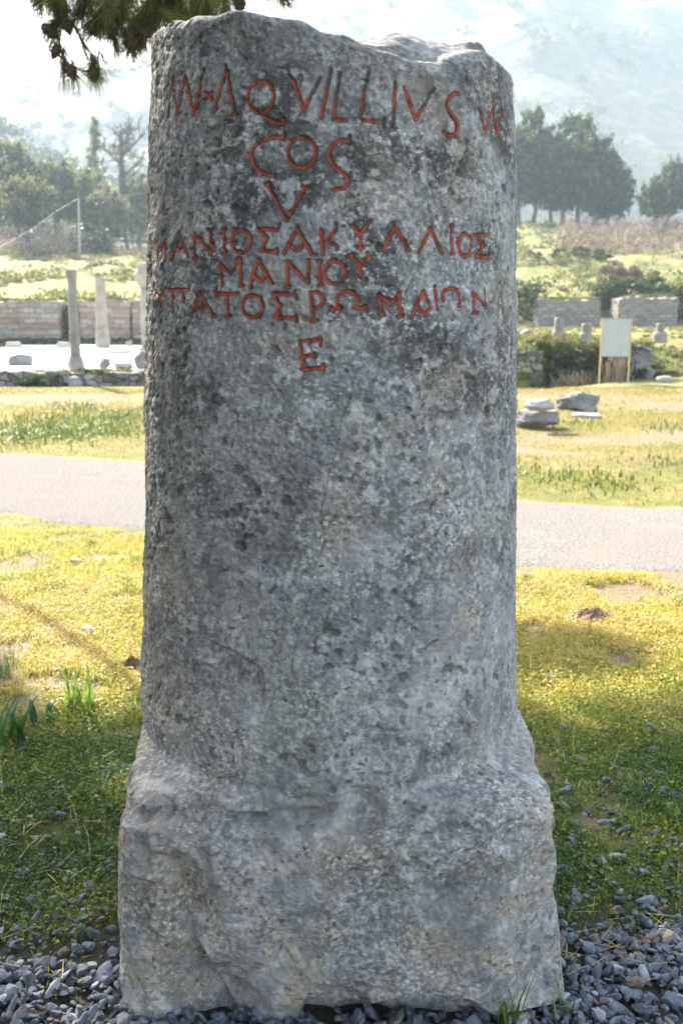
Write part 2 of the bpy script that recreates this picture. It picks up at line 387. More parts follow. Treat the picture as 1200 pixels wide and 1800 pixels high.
dirt = .75 * sst(.05, .45, fbm(P2, .5, 21, 4) + 1.1*np.exp(-((Y - 17.3) / 1.3) ** 2) - .25) * sst(9.5, 11, Y) * (1 - sst(20, 22, Y)) \
     + .85 * sst(.04, .20, fbm(P2, 2.3, 22, 4)) * (1 - sst(5.5, 7, Y)) * sst(2.3, 3.0, Y)
px = np.array([[990, 770, .9], [1060, 800, .8], [1150, 745, .5]])
for u, v, r_ in px:
    q = ground(u, v); dirt = np.maximum(dirt, .7 * np.exp(-(((X - q[0]) / r_) ** 2 + ((Y - q[1]) / (1.2 * r_)) ** 2)) * sst(-.3, .3, fbm(P2, 1.4, 23, 3)))
dirt = np.maximum(dirt, .9 * sst(.02, .30, fbm(P2, .55, 27, 4) - .22 + .45 * np.exp(-((Y - 11.5) / 1.6) ** 2) * (X > 0)) * sst(9, 10.5, Y) * (1 - sst(19, 20, Y)))
near_dark = 1 - sst(2.0, 3.0, Y)  # ground colour gets darker towards the camera
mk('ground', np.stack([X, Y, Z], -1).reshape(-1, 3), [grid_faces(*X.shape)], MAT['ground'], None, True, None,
   {'dirt': np.clip(dirt, 0, 1).ravel(), 'near_dark': near_dark.ravel()})['kind'] = 'structure'
# --- gravel path crossing the lawn
nb = ground(np.array([-1400, -700, -150, 0, 255, 560, 905, 1200, 1700, 2600]), np.array([880, 892, 903, 910, 938, 972, 1001, 1013, 1022, 1030]))
fb = ground(np.array([-1400, -700, -150, 0, 255, 560, 905, 1200, 1700, 2600]), np.array([760, 775, 788, 795, 810, 845, 877, 893, 905, 915]))
nb, fb = smooth_path(nb, 22), smooth_path(fb, 22)
tt = np.linspace(0, 1, 26)[None, :, None]
PP = nb[:, None] * (1 - tt) + fb[:, None] * tt
edge = (np.abs(tt[..., 0] - .5) > .45)
PP[..., 1] += .30 * fbm(PP * [1, .3, 1], 1.9, 31, 4) * np.abs(tt[..., 0] * 2 - 1) ** 6
PP[..., 2] = terrain(PP[..., 0], PP[..., 1]) + .012 - .03 * (np.abs(tt[..., 0] * 2 - 1) ** 20)
mk('path', PP.reshape(-1, 3), [grid_faces(*PP.shape[:2])], MAT['path'], None, True)['kind'] = 'structure'
def on_path(x, y):
    lo = np.interp(x, nb[:, 0], nb[:, 1]); hi = np.interp(x, fb[:, 0], fb[:, 1]); return (y > lo) & (y < hi)

# ------------------------------------------------------------------ the milestone
TAB = np.array([(0.000,-0.487,0.485),(0.050,-0.484,0.481),(0.100,-0.481,0.477),(0.150,-0.480,0.471),(0.200,-0.479,0.466),(0.250,-0.478,0.462),(0.300,-0.477,0.458),(0.340,-0.475,0.455),(0.380,-0.471,0.452),(0.420,-0.467,0.449),(0.435,-0.466,0.449),(0.450,-0.469,0.450),(0.465,-0.474,0.451),(0.480,-0.476,0.441),(0.495,-0.480,0.415),(0.510,-0.486,0.422),(0.525,-0.484,0.422),(0.540,-0.483,0.421),(0.555,-0.481,0.420),(0.570,-0.479,0.419),(0.585,-0.478,0.417),(0.600,-0.476,0.416),(0.650,-0.473,0.414),(0.700,-0.469,0.411),(0.750,-0.466,0.408),(0.850,-0.459,0.404),(0.950,-0.453,0.401),(1.050,-0.447,0.398),(1.150,-0.444,0.395),(1.250,-0.442,0.392),(1.350,-0.437,0.389),(1.450,-0.432,0.386),(1.550,-0.427,0.382),(1.650,-0.421,0.378),(1.750,-0.415,0.373),(1.850,-0.407,0.368),(1.950,-0.399,0.359),(2.050,-0.393,0.353),(2.150,-0.389,0.350)])
CY = 2.28
def stone_base(phi, z):
    xl, xr = np.interp(z, TAB[:, 0], TAB[:, 1]), np.interp(z, TAB[:, 0], TAB[:, 2])
    a, c = (xr - xl) / 2, (xr + xl) / 2
    zb = z + .007 * np.sin(5 * phi + 1) + .005 * np.sin(13 * phi) + .012 * sst(.1, -.7, phi); w_ = 1 - sst(.43, .515, z); wb = 1 - sst(.440, .462, zb); b = np.minimum(a, .446) * (1 - wb) + .484 * wb; n = 2 + 6.5 * w_
    r = (np.abs(np.sin(phi) / a) ** n + np.abs(np.cos(phi) / b) ** n + 1e-12) ** (-1 / n)
    return r, c
def stone_disp(phi, z):
    r, c = stone_base(phi, z)
    P = np.stack([c + r * np.sin(phi), CY - r * np.cos(phi), z], -1)
    pl = 1 - sst(.38, .56, z)
    d = .007 * fbm(P, 6, 41, 3) + .0032 * fbm(P, 26, 45, 3) + pl * .009 * fbm(P, 4.5, 52, 4) - .013 * np.exp(-((z - .50) / .05) ** 2) * sst(-.6, -1.0, phi) - .006 * np.exp(-((z - .50) / .05) ** 2) * sst(.6, 1.0, phi) + .0017 * vnoise(P, 105, 49) + .0008 * vnoise(P, 190, 50) - .0024 * sst(.28, .45, vnoise(P, 84, 51))
    d = d + .0035 * vnoise(P * [1, 1, .16], 55, 55) * sst(.9, 1.5, np.abs(phi))           # upright weathering ridges on the flanks
    pit = sst(.33, .45, vnoise(P, 48, 57)) * sst(-.1, .25, vnoise(P, 5, 58)) + .8 * sst(.44, .54, vnoise(P, 23, 59)) * sst(0, .3, vnoise(P, 4, 66))
    zl_e = .474 - .02 * sst(0, -.8, phi) + .012 * vnoise(P, 6, 67)
    led = np.exp(-((z - zl_e) / .014) ** 2) * sst(-.2, .25, vnoise(P, 16, 60)) * sst(-1.0, -.6, phi) * (1 - sst(.1, .5, phi))
    d = d - .0035 * pit - .020 * led - .010 * sst(.15, .5, vnoise(P, 7, 68)) * pl
    # split lower left corner of the plinth
    q = (P[..., 0] + .52) * .72 + (z - .02) * .70 + .03 * fbm(P, 9, 61, 3)
    d = d - .040 * (1 - sst(.20, .235, q)) * pl * (phi < 0) * sst(-.80, -.60, phi)
    # undercut along the foot
    zr = .075 + .03 * vnoise(P * [1, 1, 0], 7, 63) - .05 * sst(.25, .33, P[..., 0]) - .14 * (1 - sst(-.12, -.07, P[..., 0]))
    d = d - .065 * (1 - sst(zr - .012, zr + .008, z)) * (np.abs(phi) < 1.0)
    return d, np.clip(pit + led, 0, 1)
def px_on_stone(uv):                                       # where a sight line meets the stone -> (phi, z)
    d = ray(uv[:, 0], uv[:, 1]); y = np.linspace(1.6, 2.3, 240)
    P = np.array([0, 0, CAMZ]) + d[:, None] * (y[None, :, None] / d[:, None, 1:2])
    phi = np.arctan2(P[..., 0] + .02, CY - P[..., 1]); r, c = stone_base(phi, P[..., 2])
    phi = np.arctan2(P[..., 0] - c, CY - P[..., 1]); r, c = stone_base(phi, P[..., 2])
    g = np.hypot(P[..., 0] - c, CY - P[..., 1]) - r
    k = np.argmax(g < 0, 1); k = np.where((g < 0).any(1), np.clip(k, 1, 239), np.argmin(g, 1).clip(1, 239)); i = np.arange(len(k))
    f = np.clip(g[i, k-1] / (g[i, k-1] - g[i, k] + 1e-12), 0, 1)
    l = lambda A: A[i, k-1] * (1 - f) + A[i, k] * f
    return np.stack([l(phi), l(P[..., 2])], -1)
# --- the inscription, as strokes: sheet -> pixel scale/offset of the survey tracings
SH = {1: (340/1200, 240, 0), 2: (.3, 560, 0), 3: (340/1200, 240, 360), 4: (.3, 560, 360)}
def circ(cx, cy, rx, ry, n=26): return [(cx + rx * math.cos(t), cy + ry * math.sin(t)) for t in np.linspace(0, 2 * math.pi, n)]
# each letter: (sheet, [painted strokes], [bare strokes])
LET = [
 (1, [[(197,725),(212,620),(230,470)],[(230,470),(255,710)],[(255,710),(308,468)],[(308,468),(355,712)],[(355,712),(398,500)]], [[(398,500),(425,425)]]),
 (1, [[(420,572),(460,612)],[(422,615),(462,572)]], []),
 (1, [[(475,702),(545,450)],[(555,440),(603,708)],[(580,714),(613,708)]], [[(548,405),(552,450)]]),
 (1, [circ(768,597,82,100),[(745,690),(790,720),(850,752),(912,762)],[(912,735),(910,772)]], []),
 (1, [[(968,492),(1035,680)],[(1035,680),(1075,600)]], [[(945,465),(968,492)],[(1075,600),(1135,485)]]),
 (2, [[(46,525),(15,690)]], [[(72,395),(46,525)]]),
 (2, [[(102,560),(88,680)],[(100,695),(160,703)]], [[(122,430),(102,560)],[(88,680),(82,697)]]),
 (2, [[(264,535),(246,692)],[(262,700),(375,716)]], [[(292,420),(264,535)],[(388,690),(384,742)]]),
 (2, [[(447,515),(440,690)]], [[(450,480),(447,515)],[(440,690),(434,740)]]),
 (2, [[(505,510),(568,700)],[(568,700),(608,635)]], [[(608,635),(680,515)]]),
 (2, [[(822,545),(785,552),(760,590),(762,630),(790,675),(816,710),(812,765),(785,795),(735,772)]], []),
 (2, [[(955,660),(978,780)],[(978,780),(1020,632)],[(1020,632),(1053,795)],[(1053,795),(1075,640)]], [[(950,640),(955,660)]]),
 (1, [[(912,848),(840,850),(775,870),(728,915),(714,965),(735,1030),(785,1072),(855,1088)],[(912,830),(908,865)]], []),
 (1, [circ(1025,945,87,93)], []),
 (2, [[(182,820),(120,822),(70,860),(58,905),(75,950),(115,993),(165,1032),(176,1062),(150,1095),(80,1112)]], [[(180,795),(182,845)]]),
 (1, [[(805,1142),(925,1365)],[(925,1365),(1045,1160)],[(1025,1152),(1062,1165)],[(795,1140),(825,1140)]], []),
 (3, [[(130,355),(127,225)],[(127,225),(155,300)],[(155,300),(178,215)],[(178,215),(187,345)]], []),
 (3, [[(215,340),(270,190)],[(270,190),(318,315)],[(240,268),(262,282),(290,255)]], []),
 (3, [[(358,325),(355,175)],[(355,175),(462,302)],[(462,302),(450,150)],[(435,154),(466,150)],[(348,328),(370,324)]], []),
 (3, [[(535,155),(543,300)],[(525,155),(547,152)],[(532,303),(553,300)]], []),
 (3, [circ(645,225,58,70)], []),
 (3, [[(868,150),(742,148)],[(742,148),(805,205)],[(805,205),(765,282)],[(765,282),(866,290)],[(866,275),(868,300)]], [[(876,115),(866,155)]]),
 (3, [[(912,302),(995,150)],[(995,145),(1085,302)],[(955,252),(998,282),(1030,240)],[(1078,303),(1112,308)]], [[(992,130),(996,150)]]),
 (4, [[(15,140),(25,290)],[(100,145),(45,208)],[(45,208),(108,240)]], [[(108,240),(105,262)],[(100,110),(102,145)]]),
 (4, [[(195,118),(245,170)],[(302,95),(245,168)],[(245,168),(245,245)],[(230,250),(262,248)]], []),
 (4, [[(380,268),(450,125)],[(450,125),(535,268)]], [[(445,100),(450,125)]]),
 (4, [[(590,278),(655,132)],[(655,132),(725,285)]], []),
 (4, [[(782,122),(785,285)],[(775,120),(792,120)],[(776,288),(795,287)]], []),
 (4, [circ(862,235,38,65)], []),
 (4, [[(1000,172),(915,176)],[(915,176),(970,235)],[(970,235),(932,303)],[(932,303),(1002,305)],[(1001,292),(1002,320)]], [[(1002,145),(998,185)]]),
 (3, [[(532,505),(513,362)],[(513,362),(585,430)],[(585,430),(642,332)],[(642,332),(652,500)],[(640,503),(664,500)]], []),
 (3, [[(705,518),(750,338)],[(750,338),(842,492)],[(733,442),(770,472),(800,428)]], []),
 (3, [[(940,508),(932,350)],[(932,350),(1066,485)],[(1066,485),(1062,342)],[(928,510),(952,506)]], []),
 (3, [[(1133,345),(1140,495)],[(1120,348),(1146,344)],[(1130,498),(1155,495)]], []),
 (4, [circ(95,395,62,68)], []),
 (4, [[(185,298),(242,345)],[(292,295),(242,345)],[(242,345),(247,425)],[(165,300),(200,290)],[(284,280),(312,315)]], []),
 (3, [[(120,528),(152,572)],[(187,518),(152,572)],[(152,572),(158,660)]], []),
 (3, [[(228,668),(222,535)],[(200,528),(322,526)],[(288,530),(294,605)]], []),
 (3, [[(340,690),(390,540)],[(390,540),(480,690)],[(362,632),(400,655),(435,618)],[(465,690),(490,688)]], []),
 (3, [[(485,552),(628,550)],[(484,538),(492,566)],[(560,550),(568,690)],[(553,692),(582,690)]], []),
 (3, [circ(720,630,64,70)], []),
 (3, [[(985,556),(845,556)],[(845,556),(895,628)],[(895,628),(852,696)],[(852,696),(985,705)],[(985,690),(990,722)]], [[(982,535),(992,585)]]),
 (3, [[(1080,545),(1098,720)],[(1078,552),(1118,540),(1152,566),(1158,605),(1128,636),(1095,645)],[(1080,722),(1120,716)]], []),
 (4, [[(75,612),(130,606)],[(130,606),(108,565),(122,522),(168,505),(214,520),(230,560),(212,604)],[(212,604),(275,606)],[(75,600),(85,625)],[(270,590),(280,626)]], []),
 (4, [[(370,642),(353,522)],[(353,522),(425,582)],[(425,582),(480,518)],[(480,518),(478,650)],[(360,645),(386,642)],[(465,652),(494,655)]], []),
 (4, [[(545,662),(618,502)],[(618,502),(660,605)],[(660,605),(622,642)],[(622,642),(578,598)]], []),
 (4, [[(688,475),(695,612)]], []),
 (4, [[(735,558),(728,525),(750,498),(785,488),(815,505),(830,548),(822,592)]], []),
 (4, [[(918,630),(912,512)],[(912,512),(985,602)],[(985,602),(980,490)],[(908,630),(936,634)]], []),
 (3, [[(1015,845),(1030,1020)],[(1010,847),(1142,834)],[(1026,940),(1100,932)],[(1022,1022),(1160,1010)],[(1136,820),(1142,872)],[(1157,990),(1158,1028)],[(1100,920),(1102,948)]], []),
]
CRACKS = [[(828,235),(800,310),(765,380),(740,440),(735,475),(712,520),(690,555),(680,575)], [(627,650),(617,690),(598,745),(590,790),(575,850),(562,905),(570,950),(548,1020)],
          [(545,1040),(520,1120),(512,1175)], [(940,1405),(905,1447),(870,1475),(850,1498),(820,1520),(787,1544),(790,1575),(760,1600),(720,1616)],
          [(905,1600),(948,1622),(962,1605)], [(668,1610),(682,1645),(700,1650)]]
SCAR = [(398,1140),(425,1152),(445,1163),(462,1182),(466,1205),(462,1228)]
def to_uv(sheet, pts):
    s, ox, oy = SH[sheet]; return np.array([(ox + a * s, oy + b * s) for a, b in pts])
def resample(Q, step):
    sg = np.linalg.norm(np.diff(Q, axis=0), axis=1); L = np.concatenate([[0], np.cumsum(sg)])
    n = max(2, int(L[-1] / step) + 1); t = np.linspace(0, L[-1], n)
    return np.stack([np.interp(t, L, Q[:, k]) for k in range(2)], -1)
RS = .40                                                   # radius used to flatten (phi, z) to metres
strokes = []                                               # (polyline in (RS*phi, z), half width, depth)
letters = []
for sh, red, bare in LET:
    out = []
    for pts in red:
        Q = px_on_stone(to_uv(sh, smooth_path(pts, 3)[:, :2] if len(pts) > 2 else pts)) * [RS, 1]
        strokes.append((Q, .0043, .0042)); out.append(Q)
    for pts in bare: strokes.append((px_on_stone(to_uv(sh, pts)) * [RS, 1], .0044, .0036))
    letters.append(out)
for c in CRACKS:
    Q = resample(px_on_stone(np.array(c, float)) * [RS, 1], .012)
    Q[1:-1] += rng.normal(size=Q[1:-1].shape) * .0016; strokes.append((Q, .0015, .0022, .45))
scar = px_on_stone(np.array(SCAR, float)) * [RS, 1]
def groove(s, z):
    d = np.zeros(len(s)); a = np.zeros(len(s))
    for Q, hw, dep, *wt in strokes:
        lo, hi = Q.min(0) - hw * 2, Q.max(0) + hw * 2
        k = np.nonzero((s > lo[0]) & (s < hi[0]) & (z > lo[1]) & (z < hi[1]))[0]
        if not len(k): continue
        dist = np.full(len(k), 9.0)
        for A, B in zip(Q[:-1], Q[1:]):
            AB = B - A; t = np.clip(((s[k] - A[0]) * AB[0] + (z[k] - A[1]) * AB[1]) / (AB @ AB + 1e-12), 0, 1)
            dist = np.minimum(dist, np.hypot(s[k] - A[0] - t * AB[0], z[k] - A[1] - t * AB[1]))
        q = np.clip(1 - (dist / hw) ** 2, 0, 1)
        d[k] = np.maximum(d[k], dep * q); a[k] = np.maximum(a[k], sst(0, .6, np.clip(1.25 - dist / hw, 0, 1)) * (wt[0] if wt else 1))
    return d, a
# top edge of the broken shaft: nearest rim and skyline
ED = np.array([(255,95),(270,72),(285,47),(320,34),(370,30),(400,21),(430,22),(480,28),(530,40),(560,54),(600,64),(650,80),(700,95),(750,107),(775,108),(800,97),(830,88),(860,89),(880,103),(895,126),(910,155)], float)
SK = np.array([(255,95),(270,72),(285,45),(320,31),(370,27),(400,18),(430,20),(480,25),(530,36),(560,43),(590,37),(620,44),(660,62),(690,57),(740,72),(780,80),(820,80),(850,84),(880,100),(895,122),(910,150)], float)
def rim(tab, back):
    x = np.zeros(len(tab)); zz = np.full(len(tab), 2.05)
    for _ in range(6):
        yf = CY - np.sqrt(np.maximum(.372 ** 2 - (x + .02) ** 2, .0004)) + back
        p = at(tab[:, 0], tab[:, 1], yf); x, zz = p[:, 0], p[:, 2]
    return x, zz
xe, ze = rim(ED, .02); xs, zs_ = rim(SK, .17)
def z_edge(x): return np.interp(x, xe, ze)
def z_top(x, y):
    yf = CY - np.sqrt(np.maximum(.372 ** 2 - (x + .02) ** 2, .0))
    e = np.interp(x, xe, ze); k = np.interp(x, xs, zs_); use = sst(-.06, .12, x)
    k = e * (1 - use) + k * use
    h_ = e + (k - e) * sst(.0, .16, y - yf) - .10 * sst(.25, .7, y - yf)
    P = np.stack([x, y, 0 * x], -1); return h_ + (.012 * fbm(P, 14, 81, 4)) * sst(.03, .12, y - yf)
ph = np.concatenate([np.linspace(-1.85, 1.85, 640), np.linspace(1.85, 2 * math.pi - 1.85, 130)[1:-1]])
nc = len(ph); nr = 880; t = np.linspace(0, 1, nr)[:, None]
zt = z_edge(-.02 + .372 * np.sin(ph)); bk = sst(.05, .6, -np.cos(ph)); zt = zt * (1 - bk) + (np.interp(-.02 + .372 * np.sin(ph), xs, zs_) - .09) * bk
zt = zt + .006 * vnoise(np.stack([np.sin(ph), np.cos(ph), 0 * ph], -1), 9, 83)
Zs = t * zt[None]; PH = np.broadcast_to(ph[None], Zs.shape)
r, c = stone_base(PH, Zs); d, pit = stone_disp(PH, Zs)
gd, ga = groove((PH * RS).ravel(), Zs.ravel()); gd = gd.reshape(Zs.shape); ga = ga.reshape(Zs.shape)
# shallow flake scar
sx, sz = PH * RS, Zs
dist = np.full(Zs.shape, 9.0); side = np.zeros(Zs.shape)
for A, B in zip(scar[:-1], scar[1:]):
    AB = B - A; tt_ = np.clip(((sx - A[0]) * AB[0] + (sz - A[1]) * AB[1]) / (AB @ AB), 0, 1)
    dd = np.hypot(sx - A[0] - tt_ * AB[0], sz - A[1] - tt_ * AB[1]); cr = (sx - A[0]) * AB[1] - (sz - A[1]) * AB[0]
    side = np.where(dd < dist, cr, side); dist = np.minimum(dist, dd)
d = d - .013 * (side > 0) * (1 - sst(.0, .075, dist)) * (np.abs(PH) < 1.2)
rc = .020 + .022 * sst(.05, .3, np.sin(ph)) + .008 * vnoise(np.stack([np.sin(ph), np.cos(ph), 0 * ph], -1), 6, 84)
over = np.clip((Zs - (zt - rc)[None]) / rc[None], 0, 1)
r = r + d - gd - (rc[None] * (1 - np.sqrt(np.maximum(1 - over ** 2, 0)))) * (1 - 1e-3)
Vs = np.stack([c + r * np.sin(PH), CY - r * np.cos(PH), Zs], -1)
def chips():                                               # flat fracture faces knocked off the edges
    g = np.random.default_rng(88)
    spec = [(g.choice([-.56, .74, .70, -.50]) + g.normal(0, .06), g.uniform(.02, .46), .09, .010) for _ in range(34)]
    spec += [(g.uniform(-1.2, 1.2), .452 + g.normal(0, .012), .06, .009) for _ in range(30)]
    spec += [(g.uniform(-.9, .9), g.uniform(.02, .40), .07, .004) for _ in range(26)]
    spec += [(g.uniform(-.7, .7), g.uniform(.0, .06), .08, .012) for _ in range(12)]
    spec += [(g.uniform(-1.3, 1.3), g.uniform(.7, 1.95), .035, .0022) for _ in range(40)]
    spec += [(-.58, .12, .15, .020), (-.66, .30, .12, .014)]
    for p_, z_, rad, dep in spec:
        j = np.argmin(np.abs(ph - p_)); i = np.argmin(np.abs(Vs[:, j, 2] - z_)); P0 = Vs[i, j].copy()
        n_ = np.array([math.sin(p_), -math.cos(p_), 0]) + g.normal(0, .30, 3); n_ /= np.linalg.norm(n_)
        k = np.nonzero(((Vs - P0) ** 2).sum(-1) < rad ** 2); Q = Vs[k]
        e_ = (Q - P0) @ n_ + dep * g.uniform(.4, 1); fal = 1 - sst(.55, 1, np.linalg.norm(Q - P0, axis=1) / rad)
        Vs[k] = Q - n_ * (np.clip(e_, 0, dep * 1.6) * .93 * fal)[:, None]
chips(); rimv0 = Vs[-1]
nk = 60; k_ = np.linspace(0, 1, nk + 1)[1:, None]; rimv = Vs[-1]
cx0 = rimv.mean(0); CX = rimv[None, :, :] * (1 - k_[..., None]) + np.array([cx0[0], cx0[1], 0]) * k_[..., None]
Hc = z_top(CX[..., 0], CX[..., 1]); bl = sst(0, .10, k_); CX[..., 2] = rimv[None, :, 2] * (1 - bl) + Hc * bl
VV = np.concatenate([Vs.reshape(-1, 3), CX.reshape(-1, 3)])
zero = np.zeros(CX.shape[0] * nc)
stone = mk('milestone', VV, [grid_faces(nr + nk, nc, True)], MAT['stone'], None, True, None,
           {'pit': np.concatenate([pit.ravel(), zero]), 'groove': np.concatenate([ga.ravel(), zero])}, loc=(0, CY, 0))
tag(stone, 'tall weathered grey stone milestone with carved red lettering standing on gravel', 'milestone')
for out in letters:                                        # the red paint lies in the carved grooves
    A = Acc()
    for q, Q in enumerate(out):
        Q = resample(Q, .0028); T = np.gradient(Q, axis=0); T /= np.linalg.norm(T, axis=1)[:, None] + 1e-9
        Nn = np.stack([-T[:, 1], T[:, 0]], -1); offs = np.array([-1, -.55, 0, .55, 1.0]) * .0027
        wv = 1 + .22 * vnoise(np.stack([Q[:, 0], Q[:, 1], 0 * Q[:, 0]], -1), 90, 91)
        W = Q[:, None] + Nn[:, None] * (offs[None, :] * wv[:, None])[..., None]
        phq, zq = W[..., 0] / RS, W[..., 1]
        rr, cc = stone_base(phq, zq); dq, _ = stone_disp(phq, zq)
        gq, _ = groove(W[..., 0].ravel(), W[..., 1].ravel())
        rr = rr + dq - gq.reshape(rr.shape) + .0019 + q * .00012
        A.add(np.stack([cc + rr * np.sin(phq), CY - rr * np.cos(phq), zq], -1).reshape(-1, 3), grid_faces(*rr.shape))
    A.build('carved_letter', MAT['paint'], stone, True)

# ------------------------------------------------------------------ gravel at the foot
def in_stone(x, y, pad=0.0):
    n = 8.5; return (np.abs((x + .005) / (.49 + pad)) ** n + np.abs((y - CY) / (.46 + pad)) ** n) < 1
def gravel():
    g = np.random.default_rng(11); protos = []
    V0, F0 = icos(2)
    for k in range(14):
        V = V0.copy()
        for _ in range(9):
            dct = rand_dirs(1, g)[0]; e = V @ dct - g.uniform(.5, .85); V = V - np.where(e > 0, e, 0)[:, None] * dct
        protos.append(V * (1 + .10 * vnoise(V, 1.6, k)[:, None]))
    n = 46000
    x = g.uniform(-1.75, 1.75, n); y = g.uniform(1.15, 3.4, n)
    P = np.stack([x, y, 0 * x], -1)
    lim = 2.0 + .16 * sst(-.3, .5, x) + .28 * fbm(P, 1.7, 101, 3)
    keep = (y < lim) | (g.random(n) < np.where(x > 0, .30, .30) * np.exp(-(y - lim) / .42)) | (g.random(n) < .010)
    keep &= ~in_stone(x, y, -.02)
    x, y = x[keep], y[keep]; n = len(x)
    s = np.clip(g.lognormal(math.log(.0086), .46, n), .0030, .021)
    z = terrain(x, y) + s * .25 + g.uniform(0, .016, n)
    tint = np.clip(.42 + .22 * g.normal(size=n), 0, .88); sp = g.random(n); tint[sp < .09] = g.uniform(.94, 1, (sp < .09).sum()); tint[(sp > .09) & (sp < .13)] = .90
    pid = g.integers(0, len(protos), n); A = Acc()
    ang = g.uniform(0, 2 * math.pi, n); tl = g.normal(0, .35, (n, 2))
    dim = s[:, None] * np.stack([g.uniform(.9, 1.6, n), g.uniform(.7, 1.1, n), g.uniform(.45, .8, n)], -1)
    for k, V in enumerate(protos):
        i = np.nonzero(pid == k)[0]; W = V[None] * dim[i][:, None]
        W[..., 2] += W[..., 0] * tl[i, 0][:, None] + W[..., 1] * tl[i, 1][:, None]
        ca, sa = np.cos(ang[i])[:, None], np.sin(ang[i])[:, None]
        W = np.stack([W[..., 0] * ca - W[..., 1] * sa, W[..., 0] * sa + W[..., 1] * ca, W[..., 2]], -1) + np.stack([x[i], y[i], z[i]], -1)[:, None]
        F = (F0[None] + (np.arange(len(i)) * len(V))[:, None, None]).reshape(-1, 3)
        A.add(W.reshape(-1, 3), F, np.repeat(tint[i], len(F0)))
    tag(A.build('gravel', MAT['pebble']), kind='stuff')
gravel()

# ------------------------------------------------------------------ grass
def shade_mix(x, y, g):                                    # sward colour by place, green to straw; sunlit stretch painted yellower and brighter
    P = np.stack([x, y, 0 * x], -1)
    return np.clip(.46 + .28 * fbm(P, .8, 111, 4) + .22 * fbm(P, 5, 112, 3) + g.normal(0, .09, len(x)) + .40 * sst(2.9, 4.3, y) - .05, 0, 1)
def blades(A, x, y, h, wd, tint, g, lean=.5, seg=2):
    n = len(x); a = g.uniform(0, 2 * math.pi, n); l = np.abs(g.normal(0, lean, n)) * h
    dx, dy = np.cos(a), np.sin(a); b = a + math.pi / 2 + g.normal(0, .5, n); wx, wy = np.cos(b) * wd, np.sin(b) * wd
    z = terrain(x, y) - .004
    B = np.stack([x, y, z], -1); Wv = np.stack([wx, wy, 0 * wx], -1)
    Mid = B + np.stack([dx * l * .35, dy * l * .35, h * .6], -1); Tip = B + np.stack([dx * l, dy * l, h * np.clip(1 - .4 * (l / h) ** 2, .25, 1)], -1)
    V = np.stack([B - Wv, B + Wv, Mid + Wv * .8, Mid - Wv * .8, Tip], 1).reshape(-1, 3); k = np.arange(n)[:, None] * 5
    A.add(V, k + np.array([[0, 1, 2, 3]]), tint)
    A.F[3].append(k + np.array([[3, 2, 4]]) + A.n - len(V)); A.T[3].append(np.broadcast_to(tint, (n,)))
def wedge(n, y0, y1, g, half=.52):
    y = np.sqrt(g.uniform(y0 ** 2, y1 ** 2, n)); x = g.uniform(-1, 1, n) * (half * y + .2); return x, y
def thin(x, y, g, seed, bare=.25):
    P = np.stack([x, y, 0 * x], -1)
    k = fbm(P, 2.3, 22, 4) < bare - .07 + g.normal(0, .06, len(x)); return k
g = np.random.default_rng(5); A = Acc()
x, y = wedge(520000, 1.9, 5.4, g, .47); k = thin(x, y, g, 22, .20) & ~in_stone(x, y, .01)
P = np.stack([x, y, 0 * x], -1); lim = 2.0 + .16 * sst(-.3, .5, x) + .28 * fbm(P, 1.7, 101, 3)
k &= (g.random(len(x)) < .03 + .97 * sst(-.10, .55, y - lim)) & ~on_path(x, y - .05)
x, y = x[k], y[k]                                          # clover-like low leaves
hz = g.uniform(.006, .034, len(x)) * (1 + .4 * vnoise(np.stack([x, y, 0*x], -1), 4, 9))
nrm = rand_dirs(len(x), g) * .75 + np.array([0, 0, 1.0]); nrm /= np.linalg.norm(nrm, axis=1)[:, None]
sz = np.clip(g.lognormal(math.log(.0040), .35, len(x)), .002, .009)
V, F = cards(np.stack([x, y, terrain(x, y) + hz], -1), sz, nrm, 1.5, g)
A.add(V, F, np.clip(shade_mix(x, y, g) - .06 * (y < 3.2) + .05 * g.normal(size=len(x)), 0, 1))
x, y = wedge(210000, 1.9, 6.6, g); k = thin(x, y, g, 22, .22) & ~in_stone(x, y, .01); P = np.stack([x, y, 0 * x], -1); lim = 2.0 + .16 * sst(-.3, .5, x) + .28 * fbm(P, 1.7, 101, 3)
k &= (g.random(len(x)) < .05 + .95 * sst(-.2, .6, y - lim)) & ~on_path(x, y - .03); x, y = x[k], y[k]
blades(A, x, y, g.uniform(.015, .05, len(x)), g.uniform(.0009, .0019, len(x)), shade_mix(x, y, g), g, .9)
x, y = wedge(420, 2.0, 5.5, g); blades(A, x, y, g.uniform(.08, .22, len(x)), np.full(len(x), .0008), np.full(len(x), .92), g, .5)   # dry stalks
xs_, ys__ = wedge(170, 2.2, 6.2, g)                          # taller tufts and fallen brown pine needles
for a_, b_ in zip(xs_, ys__):
    n_ = int(g.integers(14, 40)); xx, yy = a_ + g.normal(0, .018, n_), b_ + g.normal(0, .022, n_); k = ~in_stone(xx, yy, .01) & ~on_path(xx, yy)
    if k.any(): blades(A, xx[k], yy[k], g.uniform(.03, .085, k.sum()), g.uniform(.0010, .0022, k.sum()), np.clip(g.normal(.36, .12, k.sum()), 0, 1), g, .7)
x, y = wedge(5000, 1.9, 6.0, g); k = ~in_stone(x, y, .01) & (fbm(np.stack([x, y, 0 * x], -1), 1.3, 29, 3) > -.05); x, y = x[k], y[k]
c0 = np.stack([x, y, terrain(x, y) + g.uniform(.012, .030, len(x))], -1); dl = rand_dirs(len(x), g) * [1, 1, .15]; dl /= np.linalg.norm(dl, axis=1)[:, None]; pw = np.cross(dl, [0, 0, 1.0]) * .0008
